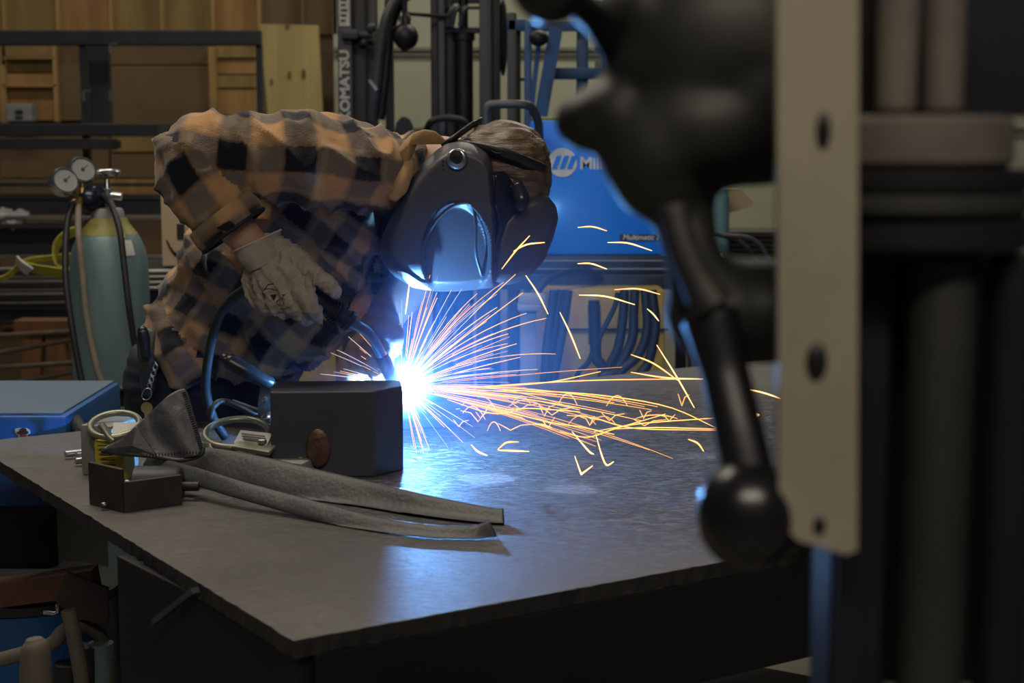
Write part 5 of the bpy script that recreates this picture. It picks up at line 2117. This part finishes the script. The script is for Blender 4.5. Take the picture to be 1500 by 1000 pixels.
b.pbox(1262, 374, 1300, 1060, DY + .06, 0.03).pbox(1225, 810, 1262, 1060, DY + .04, .02)
b.pbox(1226, -60, 1300, 1060, DY + 0.052, 0.06)  # shield added to stop arc light getting behind the plate
b.build('side_rail_shield', 'press_dark', dp)
# casting
b = MB()
CYd = 1.0


def blob(x, y, rx, ry, ryd=0.05, Y=CYd + .05):
    b.ball(at(x, y, Y), 1, 24, 16, (rx * mpp(Y), ryd, ry * mpp(Y)))


blob(1040, 185, 150, 92, 0.07)
blob(960, 215, 85, 95, 0.06)
blob(860, 178, 50, 45, 0.03)
blob(905, 165, 65, 55, 0.04)
blob(970, 270, 72, 58, 0.05)
blob(1060, 60, 165, 150, 0.07)
blob(960, 90, 75, 60, 0.05)
blob(940, 20, 60, 60, 0.05)
blob(1110, 140, 120, 132, 0.07)
b.capsules([(*at(1000, 300, CYd + .04), 0.022), (*at(1015, 380, CYd + .02), 0.019), (*at(1035, 440, CYd + .01), 0.024)])
b.ball(at(1060, 455, CYd + .03), 1, 24, 16, (92 * mpp(CYd), 0.05, 84 * mpp(CYd)))
b.ball(at(1120, 455, CYd + .03), 1, 24, 16, (80 * mpp(CYd), 0.05, 82 * mpp(CYd)))
cm = voxel(b, 0.004, 24)
link_mesh('head_casting', cm, 'press_green', dp, 'full')
b = MB()
b.tube([at(985, 300, CYd - .02), at(1000, 360, CYd - .025), at(1022, 410, CYd - .028), at(1045, 450, CYd - .03)], [0.0095, 0.010, 0.011, 0.014], 16, 24)
b.build('curved_arm', 'press_green', dp, 'full')
lvr = MB()
lvr.tube([at(1040, 460, CYd - .02), at(1062, 545, CYd - .03), at(1082, 630, CYd - .045), at(1098, 700, CYd - .055)], [0.018, 0.0150, 0.0155, 0.016], 18, 30)
lv_o = lvr.build('feed_lever', 'press_dark', dp, 'full')
b = MB()
b.ball(at(1095, 754, CYd - .06), 72 * mpp(CYd), 28, 18, (1, 1, 1.1))
b.ball(at(1145, 775, CYd - .05), 52 * mpp(CYd), 24, 16)
b.build('ball_knob', 'press_knob', lv_o, 'full')
b = MB()
b.tube([at(1040, 440, CYd + .07), at(960, 200, CYd + .07), at(880, 40, CYd + .02), at(812, -16, CYd - .045)], 0.010, 14, 20)
lv_o = b.build('feed_lever', 'press_dark', dp, 'full')
b = MB()
b.ball(at(806, -22, CYd - .05), 54 * mpp(CYd), 28, 18)
b.build('ball_knob', 'press_knob', lv_o, 'full')

# ================================================================== ARC, SPARKS, SMOKE
arc_m = bpy.data.materials.new('arc_light')
arc_m.use_nodes = True
nt = arc_m.node_tree
nt.nodes.remove(nt.nodes['Principled BSDF'])
e = nt.nodes.new('ShaderNodeEmission')
e.inputs[0].default_value = (*ARC_COL, 1)
e.inputs[1].default_value = ARC_POWER
nt.links.new(e.outputs[0], nt.nodes['Material Output'].inputs[0])
b = MB()
b.ball(ARC, 0.007, 14, 10)
for k, v in enumerate(b.v):
    q = Vector(v)
    b.v[k] = tuple(ARC + (q - ARC) * (1 + 0.3 * noise.noise((q - ARC) * 300)))
tag(b.build('welding_arc', arc_m), 'blinding white welding arc at the corner of the steel block', 'arc')

SPK = [emis('spark_white', (1.0, 0.78, 0.62), 3.2), emis('spark_gold', (1.0, 0.50, 0.17), 3.6), emis('spark_orange', (1.0, 0.40, 0.12), 3.2), emis('spark_violet', (0.72, 0.70, 1.0), 2.2)]
NAMED = [
    ([(846, 333), (868, 332), (889, 338)], 3.2, 'spark at top, arched below the emblem on blue machine'),
    ([(890, 355), (920, 356), (955, 367)], 3.1, 'long arched spark just under the machine name plate'),
    ([(846, 386), (866, 386), (889, 394)], 3.2, 'arched spark on the black base line of the blue machine'),
    ([(1055, 372), (1064, 383), (1073, 396)], 3.1, 'short slanting spark between drill press hub and beige plate'),
    ([(770, 403), (788, 430), (803, 460)], 3.0, 'steep spark falling from the helmet brow'),
    ([(848, 432), (887, 434), (930, 446)], 3.0, 'long arched spark above the ribbed cable'),
    ([(900, 424), (935, 423), (967, 431)], 3.1, 'flat arched spark touching the drill press casting'),
    ([(948, 452), (957, 460), (965, 470)], 3.0, 'tiny slanting spark beside the drill press hub'),
    ([(820, 457), (836, 490), (850, 525)], 2.95, 'steep spark falling before the yellow bin'),
    ([(924, 519), (957, 532), (993, 557)], 2.9, 'slanting spark ending at the steep one by the far table edge'),
    ([(962, 505), (992, 553), (1017, 597)], 2.85, 'longest steep spark falling under the drill press hub'),
    ([(1085, 568), (1118, 575), (1150, 586)], 2.8, 'spark right of the feed lever beside the beige plate'),
    ([(735, 394), (755, 368), (776, 345)], 2.93, 'spark rising steeply across the helmet'),
    ([(752, 368), (772, 358), (798, 355)], 2.92, 'spark arching across the helmet forehead'),
    ([(690, 651), (700, 661), (714, 667)], 2.72, 'small hooked spark above the left pale worn patch'),
    ([(729, 658), (742, 648), (760, 647)], 2.72, 'bright curved spark low over the lit table'),
    ([(729, 659), (750, 660), (775, 661)], 2.72, 'flat faint spark low over the lit table'),
    ([(842, 668), (851, 693), (853, 693), (868, 682)], 2.65, 'V-shaped bouncing spark low on the table'),
    ([(1008, 643), (1022, 649), (1031, 661)], 2.7, 'curved spark beside the upper lever on the right table part'),
    ([(600, 413), (597, 436), (594, 460)], 2.9, 'upright spark left of the fan under the helmet label'),
    ([(873, 637), (882, 668), (889, 681), (899, 676)], 2.7, 'thin upright spark with hooked foot at table middle'),
    ([(784, 621), (795, 622), (808, 626)], 2.75, 'tiny flat spark in the middle of the lit table'),
    ([(838, 632), (862, 660), (870, 665)], 2.7, 'thin slanting spark above the V-shaped one'),
    ([(1095, 601), (1101, 606), (1112, 607), (1104, 612)], 2.75, 'forked little spark right of the feed lever'),
    ([(924, 545), (975, 553), (1030, 555)], 2.9, 'flat spark along the far table edge'),
]
for i, (pix, Y, lab) in enumerate(NAMED):
    b = MB()
    b.tube([at(x, y, Y) for x, y in pix], [0.0006, 0.0014, 0.0015, 0.0007], 6, 14)
    tag(b.build('spark', SPK[1 if i % 3 else 2]), lab, 'spark', 'flying sparks')


def trail(mb, pts, r, mi):
    k = len(pts)
    mb.tube(pts, [r * 0.5, r, r, r * 0.6], 4, mi=mi)


sp = MB()
rs = random.Random(11)
AP = ARC


def shot(ang, L, s0=0.04, drop=0.0, r=0.0011, mi=1, dy=0.0, curve=0.0):
    """spark leaving the arc: ang in the picture plane (degrees, 0 = right, 90 = up), L metres"""
    a = math.radians(ang)
    d = Vector((math.cos(a), dy, math.sin(a)))
    pts = []
    for t in np.linspace(s0 / L, 1, 9):
        s = L * t
        p = AP + d * s - Vector((0, 0, drop * s * s)) + Vector((0, 0, curve * s))
        if p.z < TZ + 0.004:
            break
        pts.append(p)
    if len(pts) > 2:
        trail(sp, pts, r, mi)


for i in range(78):                                   # fan to the upper right
    a = rs.triangular(-2, 105, 42)
    L = rs.uniform(0.07, 0.34) * (1.0 if a < 80 else 0.6)
    s0 = rs.uniform(0.02, 0.6) * L if rs.random() < 0.55 else 0.03
    shot(a, L, s0, rs.uniform(0.1, 0.9), rs.uniform(0.0003, 0.00075), rs.choice([0, 1, 3, 1]), rs.uniform(-0.35, 0.35))
for i in range(34):                                   # to the left over the block
    a = rs.uniform(112, 192)
    L = rs.uniform(0.05, 0.16)
    shot(a, L, rs.uniform(0.02, 0.06), rs.uniform(0.1, 0.8), rs.uniform(0.0003, 0.0006), rs.choice([0, 1, 3]), rs.uniform(-0.4, 0.0))
for i in range(30):                                   # low stream to the right
    a = rs.uniform(-16, 6)
    L = rs.uniform(0.16, 0.55)
    shot(a, L, rs.uniform(0.02, 0.45) * L, rs.uniform(0.05, 0.32), rs.uniform(0.0004, 0.0008), rs.choice([1, 1, 1, 2]), rs.uniform(-0.25, 0.3))
for i in range(22):                                   # down to the table
    a = rs.uniform(-80, -25)
    shot(a, rs.uniform(0.06, 0.16), rs.uniform(0.02, 0.05), 0.3, rs.uniform(0.0003, 0.0007), rs.choice([1, 0]), rs.uniform(-0.3, 0.2))
for pix, Y in (([(700, 572), (800, 573), (890, 580), (980, 596), (1050, 627)], 2.85), ([(700, 567), (800, 560), (880, 544)], 3.0), ([(660, 569), (800, 560), (900, 556), (1025, 555)], 2.95),
               ([(690, 590), (800, 617), (850, 625), (900, 636)], 2.8), ([(830, 608), (870, 612), (930, 627), (1050, 630)], 2.8), ([(870, 632), (940, 620), (1048, 612)], 2.8),
               ([(820, 632), (860, 640), (900, 628), (975, 606)], 2.8), ([(740, 600), (780, 598), (850, 603)], 2.85), ([(655, 585), (720, 605), (762, 600)], 2.85), ([(900, 628), (960, 626), (1050, 628)], 2.78)):
    sp.tube([at(x, y, Y) for x, y in pix], [0.0005, 0.001, 0.001, 0.0006], 4, 18, mi=1)
for i in range(26):                                   # bounces over the plate
    x = 650 + 400 * rs.random() ** 1.2
    y = rs.uniform(592, 632)
    Y = on(x, y, TZ + 0.01).y
    P0 = on(x, y, TZ + 0.008)
    w_ = rs.uniform(0.012, 0.045)
    h_ = rs.uniform(0.008, 0.03)
    sgn = rs.choice([1, 1, -1])
    if rs.random() < 0.6:
        pts = [P0 + Vector((-w_ * .6 * sgn, 0, h_ * 1.1)), P0 + Vector((-w_ * .2 * sgn, 0, h_ * .4)), P0, P0 + Vector((w_ * .5 * sgn, 0, h_ * .8)), P0 + Vector((w_ * 1.2 * sgn, 0, h_))]
        sp.tube(pts, [0.0005, 0.0009, 0.0009, 0.0005], 4, mi=1)
    else:
        pts = [P0 + Vector((w_ * t * 2, 0, h_ * (1 - (2 * t - 1) ** 2))) for t in np.linspace(0, 1, 7)]
        sp.tube(pts, [0.0005, 0.0009, 0.0009, 0.0005], 4, mi=rs.choice([1, 2]))
SPF = [emis('shower_white', (1.0, 0.80, 0.66), 1.25), emis('shower_gold', (1.0, 0.43, 0.11), 2.4), emis('shower_orange', (1.0, 0.36, 0.08), 2.0), emis('shower_violet', (0.72, 0.72, 1.0), 0.9)]
so = sp.build('spark_shower', SPF)
tag(so, 'dense fan of gold and white sparks spraying from the welding arc', 'sparks', kind='stuff')

# dense fume ball added at the arc to make its white glow
pm = bpy.data.materials.new('arc_glow_fume')
pm.use_nodes = True
nt = pm.node_tree
nt.nodes.remove(nt.nodes['Principled BSDF'])
vs_ = nt.nodes.new('ShaderNodeVolumeScatter')
vs_.inputs['Color'].default_value = (0.95, 0.96, 1.0, 1)
tc = nt.nodes.new('ShaderNodeTexCoord')
mp = nt.nodes.new('ShaderNodeMapping')
mp.vector_type = 'TEXTURE'
mp.inputs['Location'].default_value = (0, 0, FR := 0.075)
mp.inputs['Scale'].default_value = (FR, FR, FR)
nt.links.new(tc.outputs['Object'], mp.inputs[0])
ln = nt.nodes.new('ShaderNodeVectorMath')
ln.operation = 'LENGTH'
nt.links.new(mp.outputs[0], ln.inputs[0])
mr = nt.nodes.new('ShaderNodeMapRange')
mr.interpolation_type = 'SMOOTHSTEP'
mr.inputs['From Min'].default_value = 0.0
mr.inputs['From Max'].default_value = 0.95
mr.inputs['To Min'].default_value = 1
mr.inputs['To Max'].default_value = 0
nt.links.new(ln.outputs['Value'], mr.inputs[0])
m2 = nt.nodes.new('ShaderNodeMath')
m2.operation = 'MULTIPLY'
m2.inputs[1].default_value = 3.0
nt.links.new(mr.outputs[0], m2.inputs[0])
nt.links.new(m2.outputs[0], vs_.inputs['Density'])
nt.links.new(vs_.outputs[0], nt.nodes['Material Output'].inputs['Volume'])
b = MB()
b.ball(ARC, FR, 16, 12)
tag(b.build('arc_glow_fume', pm), 'small added fume ball making the glow around the welding arc', 'smoke', kind='stuff')

# smoke lit by the arc
sm_m = bpy.data.materials.new('weld_smoke')
sm_m.use_nodes = True
nt = sm_m.node_tree
nt.nodes.remove(nt.nodes['Principled BSDF'])
vs_ = nt.nodes.new('ShaderNodeVolumeScatter')
vs_.inputs['Color'].default_value = (0.22, 0.48, 1.0, 1)
vs_.inputs['Anisotropy'].default_value = 0.2
tc = nt.nodes.new('ShaderNodeTexCoord')
nz = nt.nodes.new('ShaderNodeTexNoise')
nz.inputs['Scale'].default_value = 3.0
nz.inputs['Detail'].default_value = 2
nt.links.new(tc.outputs['Object'], nz.inputs['Vector'])
mp = nt.nodes.new('ShaderNodeMapping')
mp.vector_type = 'TEXTURE'
mp.inputs['Scale'].default_value = (0.44, 0.46, 0.42)
mp.inputs['Location'].default_value = (0, 0, 0.45)
nt.links.new(tc.outputs['Object'], mp.inputs[0])
ln = nt.nodes.new('ShaderNodeVectorMath')
ln.operation = 'LENGTH'
nt.links.new(mp.outputs[0], ln.inputs[0])
mr = nt.nodes.new('ShaderNodeMapRange')
mr.interpolation_type = 'SMOOTHSTEP'
mr.inputs['From Min'].default_value = -0.2
mr.inputs['From Max'].default_value = 1.0
mr.inputs['To Min'].default_value = 1
mr.inputs['To Max'].default_value = 0
nt.links.new(ln.outputs['Value'], mr.inputs[0])
m1 = nt.nodes.new('ShaderNodeMath')
m1.operation = 'MULTIPLY'
nt.links.new(mr.outputs[0], m1.inputs[0])
nt.links.new(nz.outputs['Fac'], m1.inputs[1])
m2 = nt.nodes.new('ShaderNodeMath')
m2.operation = 'MULTIPLY'
m2.inputs[1].default_value = 1.9
nt.links.new(m1.outputs[0], m2.inputs[0])
nt.links.new(m2.outputs[0], vs_.inputs['Density'])
nt.links.new(vs_.outputs[0], nt.nodes['Material Output'].inputs['Volume'])
b = MB()
sc_ = ARC + Vector((0.15, 0.14, 0.1))
b.ball(sc_, 1, 20, 14, (0.60, 0.56, 0.46))
so = b.build('weld_smoke', sm_m)
tag(so, 'thin blue-lit welding smoke drifting around the arc', 'smoke', kind='stuff')
